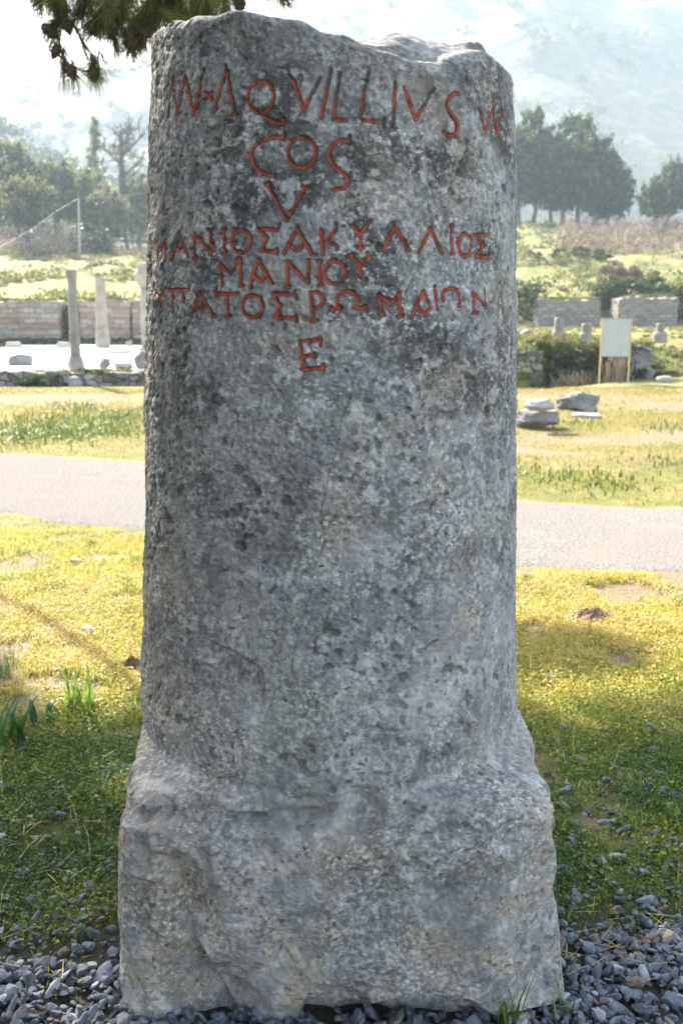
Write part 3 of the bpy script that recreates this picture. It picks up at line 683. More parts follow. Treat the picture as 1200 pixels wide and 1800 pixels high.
V = np.stack([c0 - dl * .03 - pw, c0 - dl * .03 + pw, c0 + dl * .03 + pw, c0 + dl * .03 - pw], 1).reshape(-1, 3); A.add(V, np.arange(len(V)).reshape(-1, 4), np.clip(g.normal(.93, .06, len(x)), 0, 1))
tag(A.build('grass', MAT['grass']), kind='stuff'); A = Acc()
x, y = wedge(150000, 5.6, 19.8, g, .46); k = ~on_path(x, y) & thin(x, y, g, 22, .35) & (y < ditch_edge(x) + .3); x, y = x[k], y[k]
Pd = np.stack([x, y, 0 * x], -1); bare = sst(.02, .30, fbm(Pd, .55, 27, 4) - .22 + .45 * np.exp(-((y - 11.5) / 1.6) ** 2) * (x > 0))
k = g.random(len(x)) > bare * .93; x, y = x[k], y[k]
dr = np.exp(-((y - 17.3) / 1.3) ** 2); k = g.random(len(x)) > dr * .85; x, y = x[k], y[k]
blades(A, x, y, g.uniform(.012, .04, len(x)) * (.7 + y * .03), .0016 + .00030 * y, np.clip(shade_mix(x, y, g) - .02, 0, 1), g, .8)
# taller greyish weeds beyond the path
def weeds(uv, n, rad, hh, tnt):
    for u, v in uv:
        q = ground(u, v); xx, yy = q[0] + g.normal(0, rad, n), q[1] + g.normal(0, rad * 1.6, n)
        blades(A, xx, yy, g.uniform(.4, 1, n) * hh, g.uniform(.004, .011, n), np.clip(tnt + g.normal(0, .1, n), 0, 1), g, .8)
weeds([(20, 765), (45, 772), (90, 752), (60, 745), (130, 718), (175, 735), (220, 745), (205, 762), (240, 730), (110, 768), (150, 760)], 190, .30, .13, .36)
weeds([(1055, 845), (1045, 850), (1175, 757), (1180, 815), (1000, 745), (930, 830)], 110, .22, .09, .42)
tag(A.build('field_grass', MAT['field']), kind='stuff')

# ------------------------------------------------------------------ leafy plants and tufts near the stone
def strap_leaf(A, base, az, L, wd, bend, tint, g, fold=.15):
    n = 12; t = np.linspace(0, 1, n); el = R(82) - bend * t ** 1.3
    dl = L / (n - 1); hr = np.concatenate([[0], np.cumsum(np.cos(el[:-1]) * dl)]); zz = np.concatenate([[0], np.cumsum(np.sin(el[:-1]) * dl)])
    ca, sa = math.cos(az), math.sin(az); C = np.stack([base[0] + hr * ca, base[1] + hr * sa, base[2] + zz], -1)
    w_ = wd * np.sin(np.pi * np.clip(t * .86 + .12, 0, 1)) ** .8; side = np.array([-sa, ca, 0])
    up = np.array([0, 0, 1.0]) * (w_ * fold)[:, None]
    V = np.stack([C - side * w_[:, None] + up, C, C + side * w_[:, None] + up], 1).reshape(-1, 3)
    A.add(V, grid_faces(n, 3), tint)
def plant(name, label, cat, u, v, n, L, wd, bend, seed, mat='leaf', tint=.5, spread=.03):
    g = np.random.default_rng(seed); q = ground(u, v); q[2] = terrain(q[0], q[1]) - .01
    e = empty(name, label, cat, q)
    for k in range(n):
        A = Acc(); b = q + np.array([g.normal(0, spread), g.normal(0, spread), 0])
        strap_leaf(A, b, g.uniform(0, 6.28), L * g.uniform(.6, 1.1), wd * g.uniform(.7, 1.2), bend * g.uniform(.4, 1.3), np.clip(tint + g.normal(0, .2), 0, 1), g)
        A.build('leaf', MAT[mat], e, True)
    return e
plant('leafy_plant', 'green strap-leaved plant catching the sun in the grass left of the stone', 'plant', 138, 1250, 24, .18, .0055, .9, 3, tint=.85)
plant('leafy_plant', 'dark broad-leaved plant at the left edge of the photo, in tree shade', 'plant', 12, 1310, 18, .21, .0105, .9, 4, tint=.25, spread=.035)
plant('leafy_plant', 'single low sprawling dark leaf plant between the two leafy clumps', 'plant', 92, 1275, 4, .13, .011, 1.9, 8, tint=.2)
plant('grass_tuft', 'green grass tuft growing against the right foot of the milestone', 'grass tuft', 893, 1816, 16, .13, .0024, .8, 5, 'grass', .42, .012)
plant('grass_tuft', 'short grass tuft at the right front corner of the milestone base', 'grass tuft', 990, 1800, 9, .085, .0018, .9, 6, 'grass', .42, .012)
# ------------------------------------------------------------------ loose stones, soil heaps
def rock(name, label, u, v, size, seed, mat='rock', boxy=.5, rz=0.0, y=None, z=None, cat='rock', group=None, sink=.25, rough=.16, n=14, smooth=False):
    if y is None: q = ground(u, v)
    else: q = at(u, v, y)
    q[2] = terrain(q[0], q[1]) if z is None else z
    V, F = rock_shape(size, seed, n, boxy, rough)
    c_, s_ = math.cos(rz), math.sin(rz); V = np.stack([V[:, 0]*c_ - V[:, 1]*s_, V[:, 0]*s_ + V[:, 1]*c_, V[:, 2]], -1)
    V = V + q + np.array([0, 0, size[2] * (.5 - sink)])
    return tag(mk(name, V, [F], MAT[mat], None, smooth, None, None, loc=q), label, cat, group)
rock('rock', 'squared grey block with a pale top, nearest the milestone on the right lawn', 942, 752, (.62, .42, .30), 21, 'dark_rock', .75, .15, sink=.12, rough=.2, n=20)
rock('rock', 'pale wedge of stone lying on top of the squared grey block', 948, 720, (.40, .30, .16), 22, 'old_marble', .35, .5, y=12.45, z=.26, sink=.1)
rock('boulder', 'large jagged grey boulder behind the squared block on the right lawn', 1013, 722, (.66, .48, .40), 23, 'rock', .25, .3, cat='boulder', rough=.38, n=22)
rock('rock', 'flat pale slab at the foot of the large jagged boulder', 1030, 735, (.46, .26, .09), 24, 'old_marble', .7, -.2)
rock('rock', 'white stone in the grass below the bank, right of the sign', 1168, 672, (.38, .3, .2), 25, 'old_marble', .4)
for lab, u, v, s, sd_ in [('grey pebble with a dark side on the lawn left of the stone', 134, 986, .085, 31), ('pale grey pebble just right of the dark sided one on the left lawn', 176, 985, .075, 32),
        ('flat white stone lowest on the sunlit left lawn', 158, 1112, .12, 33), ('white stone in the grass beside the right edge of the milestone, near the path', 927, 1012, .10, 34),
        ('small white stone close to the path edge on the right lawn', 995, 1030, .06, 35), ('whitish stone half lit in the right shadow patch', 1148, 1245, .055, 36),
        ('reddish flat stone on bare soil beside the milestone', 966, 1192, .085, 37), ('blue grey stone in shade at the right edge of the photo', 1147, 1322, .07, 38),
        ('pale stone in sun on the right lawn near the soil heap', 1147, 1095, .05, 39), ('grey stone in the shade under the dark leafy plant', 40, 1307, .085, 40)]:
    rock('stone', lab, u, v, (s, s * .7, s * .36), sd_, 'dark_rock' if 'grey' in lab or 'reddish' in lab else 'rock', .3, sd_, cat='stone', n=8)
def heap(label, u, v, wd, dp, hh, seed):
    g = np.random.default_rng(seed); q = ground(u, v); q[2] = terrain(q[0], q[1]); n = 60
    a = np.linspace(-1, 1, n); Xh, Yh = np.meshgrid(a, a); rr = np.hypot(Xh, Yh); P = np.stack([Xh * wd, Yh * dp, 0 * Xh], -1) + q
    zz = hh * (1 - sst(.1, .95, rr + .25 * fbm(P, 9, seed, 3))) * (1 + .9 * fbm(P, 26, seed + 3, 3)) - .012
    tag(mk('soil_heap', np.stack([P[..., 0], P[..., 1], q[2] + zz], -1).reshape(-1, 3), [grid_faces(n, n)], MAT['soil'], None, False, loc=q), label, 'soil heap')
heap('long low heap of dug brown soil on the sunlit right lawn', 1040, 1085, .20, .13, .055, 1)
heap('small patch of turned soil by the right edge of the milestone', 930, 1090, .08, .07, .03, 2)
heap('dark clod of soil touching the left edge of the milestone', 232, 1180, .085, .06, .06, 3)
heap('low crumbled soil heap in sun on the left lawn above the leafy plant', 105, 1185, .12, .06, .03, 4)

# ------------------------------------------------------------------ ruins on the left
def lathe(prof_, n=28, seed=0, amp=.0):
    prof_ = np.array(prof_); th = np.linspace(0, 2 * math.pi, n, endpoint=False)
    V = np.stack([prof_[:, None, 0] * np.cos(th), prof_[:, None, 0] * np.sin(th), np.broadcast_to(prof_[:, 1:2], (len(prof_), n))], -1).reshape(-1, 3)
    if amp: V = V + V * [1, 1, 0] * (amp * fbm(V, 3.5, seed, 4))[:, None]
    return V, grid_faces(len(prof_), n, True)
def dens(p, k=5):
    p = np.array(p); t = np.linspace(0, len(p) - 1, (len(p) - 1) * k + 1); return np.stack([np.interp(t, np.arange(len(p)), p[:, j]) for j in (0, 1)], -1)
def part_lathe(name, e, q, p, mat, seed, amp=.05, square=None):
    V, F = lathe(dens(p), 28, seed, amp); return mk(name, V + q, [F], MAT[mat], e, True)
def ybase(u, v, z): return ground(u, v, z)
PZ = .30
q = ybase(134, 648, PZ); s = q[1] / FPX
e = empty('marble_column', 'slender standing column with a carved capital, on the front edge of the marble pavement', 'column', q)
Hc = 168 * s; rb = 7.6 * s
part_lathe('base', e, q, [(0, -.05), (15 * s, -.05), (15 * s, 8 * s), (13 * s, 14 * s), (10.5 * s, 22 * s), (0, 22 * s)], 'column_marble', 1, .10)
part_lathe('shaft', e, q, [(0, 20 * s), (9.2 * s, 20 * s), (8.6 * s, 60 * s), (7.6 * s, Hc - 20 * s), (0, Hc - 20 * s)], 'column_marble', 2, .05)
part_lathe('capital', e, q, [(0, Hc - 21 * s), (7.6 * s, Hc - 21 * s), (7.8 * s, Hc - 15 * s), (9.5 * s, Hc - 7 * s), (9.9 * s, Hc - 2 * s), (8.5 * s, Hc), (0, Hc)], 'column_marble', 3, .12)
q = ybase(181, 608, PZ + .06); s = q[1] / FPX
e = empty('marble_column', 'thicker broken column shaft without a capital, in front of the brick wall', 'column', q)
Hc = 116 * s
part_lathe('base', e, q, [(0, -.05), (12.5 * s, -.05), (12.5 * s, 10 * s), (11 * s, 21 * s), (0, 21 * s)], 'column_marble', 4, .06)
part_lathe('shaft', e, q, [(0, 20 * s), (10.8 * s, 20 * s), (9.6 * s, 60 * s), (8 * s, Hc - 2 * s), (7 * s, Hc), (0, Hc)], 'column_marble', 5, .05)
q = ybase(259, 622, PZ); s = q[1] / FPX
e = empty('marble_column', 'grey column with a bulging capital half hidden by the left edge of the milestone', 'column', q)
Hc = 152 * s
part_lathe('base', e, q, [(0, -.05), (15 * s, -.05), (13 * s, 12 * s), (0, 12 * s)], 'column_marble', 6, .06)
part_lathe('shaft', e, q, [(0, 10 * s), (9 * s, 10 * s), (8.5 * s, Hc - 38 * s), (0, Hc - 38 * s)], 'column_marble', 7, .05)
part_lathe('capital', e, q, [(0, Hc - 39 * s), (8.5 * s, Hc - 39 * s), (16 * s, Hc - 28 * s), (17 * s, Hc - 18 * s), (12 * s, Hc - 8 * s), (12.5 * s, Hc), (0, Hc)], 'column_marble', 8, .12)
# pavement and its retaining wall
yl = 20.6
P_, F_ = box_shape(-11.5, -2.6, yl + .25, 37.0, -.3, PZ, .25, .018, 3, 1.3)
mk('marble_pavement', P_, [F_], MAT['paving'], None, False)['kind'] = 'structure'
def wall(name, label, x0, x1, y0, y1, z0, z1, mat, seed, step=.10, amp=.05, top=.12, cat='wall', group=None, rz=None):
    o = np.array([(x0 + x1) / 2, y0, z0]); P_, F_ = box_shape(x0, x1, y0, y1, z0, z1, step, amp, seed, 2.6)
    tz = (P_[:, 2] - z0) / (z1 - z0)
    P_[:, 2] += top * sst(.6, 1, tz) * fbm(np.stack([P_[:, 0], 0 * tz, 0 * tz], -1), 1.6, seed + 2, 4)
    return tag(mk(name, P_, [F_], MAT[mat], None, False, loc=o), label, cat, group)
wall('retaining_wall', 'low rubble retaining wall along the front of the marble pavement', -7.2, -2.7, yl - .25, yl + .24, -.3, .27, 'rubble_wall', 4, .06, .07, .14)
wall('retaining_wall', 'low dark overgrown retaining wall at the left edge of the photo', -11.5, -7.25, yl - .2, yl + .24, -.3, .12, 'rubble_wall', 5, .08, .07, .12)
def top_at(v, y): return float(at(600, v, y)[2])
yb = 38.2
xa = lambda u, y: float(at(u, 560, y)[0])
wall('brick_wall', 'long weathered brick and stone wall at the far left behind the pavement', -16.5, xa(102, yb), yb, yb + .9, .2, top_at(529, yb), 'brick_wall', 6, .10, .09, .22)
wall('brick_wall', 'weathered brick wall behind the thicker broken column', xa(140, yb), xa(228, yb), yb, yb + .9, .2, top_at(527, yb), 'brick_wall', 7, .08, .09, .22)
wall('brick_wall', 'short brick wall end beside the milestone, right of a dark joint', xa(231, yb), -4.0, yb + .15, yb + 1.0, .2, top_at(528, yb), 'brick_wall', 8, .10, .06, .10)
wall('niche_wall', 'shaded recessed wall in the gap between the two brick walls', xa(98, yb + 1.6), xa(145, yb + 1.6), yb + 1.3, yb + 1.8, .2, top_at(533, yb + 1.4), 'rubble_wall', 9, .12, .06, .08)
for lab, u, v, sx, sz_, sd_ in [('low pale block beside the far left brick wall', 24, 612, .62, .24, 51), ('low pale block behind the slender column', 110, 611, .60, .24, 52)]:
    rock('stone_block', lab, u, v, (sx, .5, sz_), sd_, 'old_marble', .95, 0, y=33.5, z=.30, cat='stone block', sink=.03, rough=.05)
rock('boulder', 'dark wedge shaped boulder lying on the left of the marble pavement', 38, 648, (.62, .5, .36), 53, 'rock', .4, .2, y=22.6, z=PZ, cat='boulder')
rock('boulder', 'round grey boulder on the pavement edge touching the milestone', 251, 640, (.36, .4, .42), 54, 'rock', .25, 0, y=21.3, z=PZ, cat='boulder', sink=.1)
rock('boulder', 'grey stone on the pavement edge right of the slender column', 184, 644, (.26, .3, .26), 55, 'rock', .3, 0, y=21.2, z=PZ, cat='boulder', sink=.1)
rock('stone_block', 'pale slab on the pavement edge between two grey boulders', 217, 641, (.48, .5, .14), 56, 'old_marble', .95, .05, y=21.4, z=PZ, cat='stone block', sink=.02, rough=.05)
rock('stone_block', 'pale slanting block built into the low retaining wall', 132, 668, (.34, .4, .36), 57, 'old_marble', .6, .3, y=20.35, z=-.1, cat='stone block', sink=.1)
rock('stone_block', 'small upright block by the brick wall near the milestone', 226, 603, (.26, .25, .26), 58, 'column_marble', .9, 0, y=34.5, z=.3, cat='stone block', sink=.02, rough=.06)
rock('stone_block', 'long low marble sill lying on the pavement right of the thicker column', 215, 618, (1.1, .3, .14), 59, 'old_marble', .95, -.5, y=29, z=PZ, cat='stone block', sink=.02, rough=.05)
# ------------------------------------------------------------------ ruins on the right
yr = 45.0
for lab, a, b, v, sd_ in [('low broken wall of coursed stone left of the sign, grass along its top', 946, 1054, 527, 61), ('square cornered coursed stone wall behind and right of the sign', 1086, 1190, 523, 62)]:
    wall('stone_wall', lab, xa(a, yr), xa(b, yr), yr, yr + 1.3, .75, top_at(v, yr), 'coursed_wall', sd_, .08, .11, .22)
def stub(lab, u, v, h, w1, w2, seed, bulge=0):
    q = ground(u, v, .82); s = q[1] / FPX; q[2] = .78
    e = empty('column_stub', lab, 'column stub', q)
    part_lathe('base', e, q, [(0, -.05), (w1 * s, -.05), (w1 * s, h * .38 * s), (w1 * .8 * s, h * .52 * s), (0, h * .52 * s)], 'column_marble', seed, .14)
    part_lathe('shaft', e, q, [(0, h * .48 * s), (w2 * s, h * .48 * s), (w2 * s, h * .96 * s), (w2 * .85 * s, h * s), (0, h * s)], 'column_marble', seed + 1, .10)
stub('tall broken column stub on the bank, nearest the milestone', 981, 599, 43, 10.5, 8, 65)
stub('short broken column stub just left of the sign', 1029, 597, 31, 11, 8, 67)
stub('squat broken column stub right of the sign', 1159, 596, 30, 12.5, 6.5, 69)
rock('stone_block', 'low grey block on the bank edge beside the milestone', 925, 602, (.42, .35, .26), 71, 'column_marble', .9, 0, y=26.5, z=.8, cat='stone block', sink=.02, rough=.06)
rock('stone_block', 'long thin slab at the bank edge partly behind the milestone', 912, 607, (.75, .35, .14), 72, 'column_marble', .9, 0, y=25.0, z=.8, cat='stone block', sink=.02, rough=.06)
rock('stone', 'small stone between the tall and short column stubs', 1001, 599, (.14, .14, .17), 73, 'rock', .4, 0, y=27.5, z=.8, cat='stone')
wall('retaining_wall', 'dark stone masonry of the sunken bank beside the milestone', 3.0, 4.35, 21.75, 22.6, -.6, .62, 'rubble_wall', 74, .07, .08, .08)
wall('rubble_face', 'crumbling rubble face of the bank behind the sign', 4.6, 6.9, 22.4, 23.3, -.6, .62, 'dark_rock', 75, .07, .30, .2)
# --- the information board
ys_ = 21.15; sgn = ground(1078, 672); sgn = np.array([at(1078, 672, ys_)[0], ys_, 0.0]); sgn[2] = terrain(sgn[0], sgn[1])
e = empty('information_board', 'white information board on two wooden posts at the edge of the bank', 'sign', sgn)
sc = at(600, 560, ys_); k_px = (ys_ * CT + (CAMZ - .8) * ST) / FPX
zt_ = float(at(1080, 561, ys_)[2]); zb_ = float(at(1080, 625, ys_)[2]); wx = 24.0 * k_px
def slab(x0, x1, y0, y1, z0, z1):
    import itertools
    V = np.array(list(itertools.product((x0, x1), (y0, y1), (z0, z1)))); F = np.array([[0,1,3,2],[4,6,7,5],[0,4,5,1],[2,3,7,6],[0,2,6,4],[1,5,7,3]]); return V, F
for sx in (-1, 1):
    cxp = sgn[0] + sx * (wx + .018); V, F = tube([(cxp, ys_, sgn[2] - .25), (cxp, ys_, .4), (cxp, ys_, zt_ + .01)], .017, 10)
    mk('post', V, [F], MAT['post_wood'], e, True)
V, F = slab(sgn[0] - wx, sgn[0] + wx, ys_ - .012, ys_ + .012, zb_, zt_); pn = mk('panel', V, [F], MAT['panel'], e)
V, F = slab(sgn[0] - wx - .03, sgn[0] + wx + .03, ys_ - .018, ys_ + .018, zt_, zt_ + .022); mk('top_rail', V, [F], MAT['metal_edge'], e)
V, F = slab(sgn[0] - wx, sgn[0] + wx, ys_ - .015, ys_ + .015, zb_ - .018, zb_); mk('bottom_rail', V, [F], MAT['metal_edge'], e)
V, F = slab(sgn[0] + wx * .45, sgn[0] + wx * .78, ys_ - .0165, ys_ - .0125, zb_ + .05, zb_ + .075); mk('small_print', V=V, F=[F], mat=MAT['print'], parent=pn)

# ------------------------------------------------------------------ vegetation of the bank
def clumps(A, C, rad, per, size, tint, g, flat=.8):
    n = len(C); rad = np.broadcast_to(rad, (n,))
    d = rand_dirs(n * per, g) * (g.random(n * per) ** .45)[:, None]; d[:, 2] = np.abs(d[:, 2]) * flat
    P = np.repeat(C, per, 0) + d * np.repeat(rad, per)[:, None]
    V, F = cards(P, size * g.uniform(.6, 1.4, len(P)), None, 1.3, g)
    A.add(V, F, np.clip(np.repeat(tint, per) + g.normal(0, .12, len(P)) + .18 * d[:, 2], 0, 1))
g = np.random.default_rng(15); A = Acc()
y = g.uniform(39.8, 100, 2600); x = g.uniform(-1, 1, 2600) * (.42 * y + 3); k = (np.abs(x) > .14 * y); x, y = x[k], y[k]
k = (x < 0) | (y > 47.3); x, y = x[k], y[k]
C = np.stack([x, y, terrain(x, y) - .1], -1); pn_ = fbm(C, .12, 121, 3)
k = (pn_ > -.12); C, pn_ = C[k], pn_[k]
clumps(A, C, g.uniform(.25, .8, len(C)), 34, .10, np.clip(.66 - .5 * pn_ + g.normal(0, .16, len(C)), .1, .95), g)
# the grassy slope and tangle behind the sign and round the ditch
x = g.uniform(2.8, 13, 900); y = g.uniform(21.5, 27.5, 900); k = (y > ditch_edge(x) + 1.9 - 1.2 * sst(6.4, 7.5, x)); x, y = x[k], y[k]
C = np.stack([x, y, terrain(x, y) - .03], -1)
clumps(A, C, g.uniform(.10, .30, len(C)), 40, .035, np.clip(.60 + .4 * vnoise(C, .9, 5), .1, .95), g)
x = g.uniform(3.0, 14, 700); y = g.uniform(26.5, 44, 700); C = np.stack([x, y, terrain(x, y) - .03], -1)
clumps(A, C, g.uniform(.06, .16, len(C)), 22, .05, np.clip(.78 + .2 * g.normal(size=len(C)), .3, 1), g, .5)
x = np.concatenate([g.uniform(4.3, 7.0, 330), g.uniform(3.2, 4.6, 60)]); zf = np.concatenate([g.uniform(-.5, .8, 330), g.uniform(.55, .75, 60)])
C = np.stack([x, 22.25 - .45 * (zf < .2) * g.random(len(x)) + .2 * zf, zf], -1); C[:, 1] = np.maximum(C[:, 1], ditch_edge(x) + .35)
clumps(A, C, g.uniform(.10, .24, len(C)), 46, .030, np.clip(.12 + .55 * sst(.35, .8, zf) + .12 * g.normal(size=len(C)), 0, .95), g)
for a_, b_, yy_, vv in ((946, 1054, 45.5, 525), (1086, 1190, 45.6, 521), (-60, 102, 38.6, 528), (140, 228, 38.6, 526)):     # weeds rooted along the wall tops
    n_ = int((b_ - a_) * .55); C = at(g.uniform(a_, b_, n_), vv, yy_ + g.uniform(-.4, .4, n_)); C = C[vnoise(C, .9, 8) > -.15]
    clumps(A, C, g.uniform(.06, .16, len(C)), 26, .035, np.clip(g.normal(.6, .2, len(C)), .1, 1), g, .8)
# green fringe before the left brick walls, and along the retaining wall top
x = g.uniform(-16, -4.5, 420); y = g.uniform(37.2, 38.1, 420); C = np.stack([x, y, terrain(x, y)], -1)
clumps(A, C, g.uniform(.08, .2, len(C)), 22, .05, np.full(len(C), .30), g, .6)
x = g.uniform(-10.5, -4.0, 90); x = x[(np.sin(x * 2.1) > -.1)]; C = np.stack([x, np.full(len(x), yl + .05), np.full(len(x), .24)], -1)
clumps(A, C, g.uniform(.10, .22, len(C)), 60, .03, np.full(len(C), .72), g, .6)
tag(A.build('bank_scrub', MAT['scrub']), kind='stuff')
def shrub(label, u, v, y, wd, ht, tint, seed, mat='scrub', cat='shrub', size=.07, n=30, per=70, dz=-.1):
    g = np.random.default_rng(seed); q = at(u, v, y); q[2] = terrain(q[0], q[1]) + dz
    d = rand_dirs(n, g) * (g.random(n) ** .4)[:, None]; d[:, 2] = np.abs(d[:, 2])
    C = q + d * [wd / 2, wd * .4, ht * .85]; A = Acc()
    clumps(A, C, np.full(n, min(wd, ht) * .28), per, size, np.clip(tint + g.normal(0, .1, n) + .2 * d[:, 2], 0, 1), g)
    e = empty('shrub', label, cat, q); A.build('foliage', MAT[mat], e)
    B = Acc()
    for k in range(9): B.add(*tube([q - [0, 0, .1], q + (C[k] - q) * .55 + g.normal(0, .05, 3), C[k]], [.03, .02, .008], 5))
    B.build('stems', MAT['twig'], e); return e
shrub('dark green bush beside the milestone, left of the low coursed wall', 922, 560, 46.5, 2.6, 2.3, .05, 131, dz=-.2)
shrub('dark bush filling the gap between the two coursed stone walls', 1070, 545, 47.2, 1.5, 1.8, .05, 132)
shrub('dark spreading bush above the square cornered stone wall', 1130, 520, 49.0, 3.4, 1.2, .08, 133)
shrub('dark bush at the right end of the square cornered stone wall', 1200, 545, 46.5, 1.3, 2.0, .06, 134)
shrub('reddish brown bare bush on the slope above the coursed walls', 1090, 497, 56, 2.4, 1.2, .25, 135, 'dry_brush')
shrub('long dark hedge like bush halfway up the right slope', 1000, 470, 66, 6.0, 1.0, .10, 136)
shrub('green bush at the foot of the slope right of the sign', 1155, 655, 23.3, 1.0, .42, .35, 137, size=.035)
shrub('yellow green mound of weeds hanging over the bank left of the sign', 965, 620, 23.0, .95, .75, .70, 138, size=.03, dz=-.2)
shrub('dark weeds on the rubble face behind the sign posts', 1118, 640, 22.6, .8, .6, .15, 139, size=.03)
shrub('dark rounded bush under the left trees beside the pole', 162, 455, 82, 3.6, 2.6, .05, 140, 'pine_far', size=.14)
shrub('dark green growth in the gap between the two left brick walls', 121, 575, 39.2, 1.3, 1.5, .12, 143)
shrub('bright yellow green bush under the left trees, right of the dark rounded bush', 186, 448, 84, 2.2, 1.6, .85, 141, size=.10)
shrub('overgrown dark clump on the low retaining wall left of the slender column', 80, 672, 20.4, 1.1, .42, .16, 142, size=.03)
# dry reddish stalks in the ditch
g = np.random.default_rng(19); A = Acc()
for k in range(260):
    u = g.choice([1000, 1018, 1040, 1068, 1085, 990]) + g.normal(0, 9); q = at(u, 685, 21.35 + g.uniform(0, .7)); b = np.array([q[0], q[1], float(terrain(q[0], q[1])) - .05])
    h_ = g.uniform(.3, .85); ln = g.normal(0, .12, 2)
    A.add(*tube([b, b + [ln[0] * .4, ln[1] * .4, h_ * .6], b + [ln[0], ln[1], h_]], [.010, .008, .014], 4), g.uniform(.4, 1))
tag(A.build('dry_stalks', MAT['dry_brush']), kind='stuff')
# leafless brown brush on the slopes
g = np.random.default_rng(16); A = Acc()
def brush(u0, u1, y0, y1, n, h0, h1):
    u = g.uniform(u0, u1, n); y = g.uniform(y0, y1, n); x = at(u, 450, y)[:, 0]
    C = np.stack([x, y, terrain(x, y) - .1], -1); per = 46; d = rand_dirs(n * per, g); d[:, 2] = np.abs(d[:, 2]); r_ = np.repeat(g.uniform(h0, h1, n), per)
    P = np.repeat(C, per, 0) + d * (r_ * g.random(n * per) ** .4)[:, None]
    V, F = cards(P, .16 * g.uniform(.6, 1.5, len(P)), None, .35, g); A.add(V, F, np.clip(np.repeat(g.uniform(.2, .9, n), per) + g.normal(0, .15, n * per), 0, 1))
brush(985, 1230, 70, 91, 300, .6, 1.5); brush(-60, 140, 78, 96, 200, 1.2, 3.4); brush(900, 1230, 125, 170, 160, 1.0, 3.0); brush(200, 262, 80, 90, 30, .5, 1.0)
tag(A.build('dry_brush', MAT['dry_brush']), kind='stuff')

# ------------------------------------------------------------------ trees
def limb_path(a, b, g, wob=.08, n=5, sag=.0):
    a, b = np.array(a, float), np.array(b, float); t = np.linspace(0, 1, n)[:, None]; L = np.linalg.norm(b - a)
    P = a + (b - a) * t + np.sin(t * math.pi) * g.normal(0, wob * L, (1, 3)); P[:, 2] += (sag * L * (t * (t - 1)))[:, 0] * -1; return smooth_path(P, 3)
def tree(name, label, cat, u, v, y, top_v, r_px, seed, mat, crown_lo=.3, n_cl=55, per=110, leaf=.20, lean=0., shape='round', group=None, top_u=None, trunk_r=.2):
    q = at(u, v, y); q[2] = float(terrain(q[0], q[1])) - .15; tp = at(top_u if top_u is not None else u, top_v, y)
    return tree_at(name, label, cat, q, tp, r_px * (y * CT) / FPX, seed, mat, crown_lo, n_cl, per, leaf, lean, shape, group, trunk_r)
def tree_at(name, label, cat, q, tp, Rr, seed, mat, crown_lo, n_cl, per, leaf, lean, shape, group, trunk_r):
    g = np.random.default_rng(seed); H = tp[2] - q[2]
    e = empty(name, label, cat, q, group)
    base = q + np.array([0, 0, H * crown_lo]); ax = np.array([tp[0] - q[0], 0, 0])
    d = rand_dirs(n_cl, g); rad = g.random(n_cl) ** .42; hz = (d[:, 2] * rad + 1) / 2
    if shape == 'cone': wfac = np.clip(1.12 - hz, .12, 1)
    elif shape == 'umbrella': wfac = np.clip(.75 + .5 * hz, 0, 1)
    else: wfac = np.ones(n_cl)
    if shape == 'cone': hz = g.random(n_cl) ** 1.2; wfac = np.clip(1.05 - hz, .10, 1)
    C = base + np.stack([d[:, 0] * rad * wfac * Rr, d[:, 1] * rad * wfac * Rr, hz * H * (1 - crown_lo) * .93], -1) + ax * hz[:, None]
    cr = Rr * np.where(g.random(n_cl) < .6, g.uniform(.07, .15, n_cl), g.uniform(.15, .28, n_cl)) * (.75 if shape == 'cone' else 1)
    dd = rand_dirs(n_cl * per, g) * (g.random(n_cl * per) ** .6 * np.where(g.random(n_cl * per) < .15, 1.5, 1))[:, None]
    up_ = np.repeat(rand_dirs(n_cl, g) * .7 + [0, 0, .8], per, 0); dd = dd * .75 + up_ * ((dd * up_).sum(1) * .9)[:, None]
    P = np.repeat(C, per, 0) + dd * np.repeat(cr, per)[:, None]
    V, F = cards(P, leaf * g.uniform(.5, 1.4, len(P)), None, .8, g)
    mk('crown', V, [F], MAT[mat], e, False, {'tint': np.clip(.40 + np.repeat(g.normal(0, .15, n_cl), per) + .30 * dd[:, 2] + g.normal(0, .10, len(P)), 0, 1)})
    A = Acc(); tr = q + np.array([lean * H * .2, 0, H * crown_lo]); tip = base + ax * .9 + np.array([0, 0, H * (1 - crown_lo) * .85])
    Pt = smooth_path([q, q * .5 + tr * .5 + g.normal(0, .08, 3) * [1, 1, 0], tr, tr * .5 + tip * .5 + g.normal(0, .2, 3) * [1, 1, 0], tip], 4)
    A.add(*tube(Pt, np.interp(np.linspace(0, 1, len(Pt)), [0, .1, .5, 1], [trunk_r * 1.35, trunk_r, trunk_r * .75, trunk_r * .15]), 9))
    for c in C[g.permutation(n_cl)[:22]]:
        st = Pt[np.clip(np.argmin(np.abs(Pt[:, 2] - (c[2] - .18 * abs(c[0] - q[0]) - .3))), 2, len(Pt) - 2)]
        A.add(*tube(limb_path(st, c, g, .05, 4), np.linspace(trunk_r * .36, .02, 10), 5))
    A.build('trunk', MAT['bark'], e, True); return e
GR = 'pines standing on the slope'
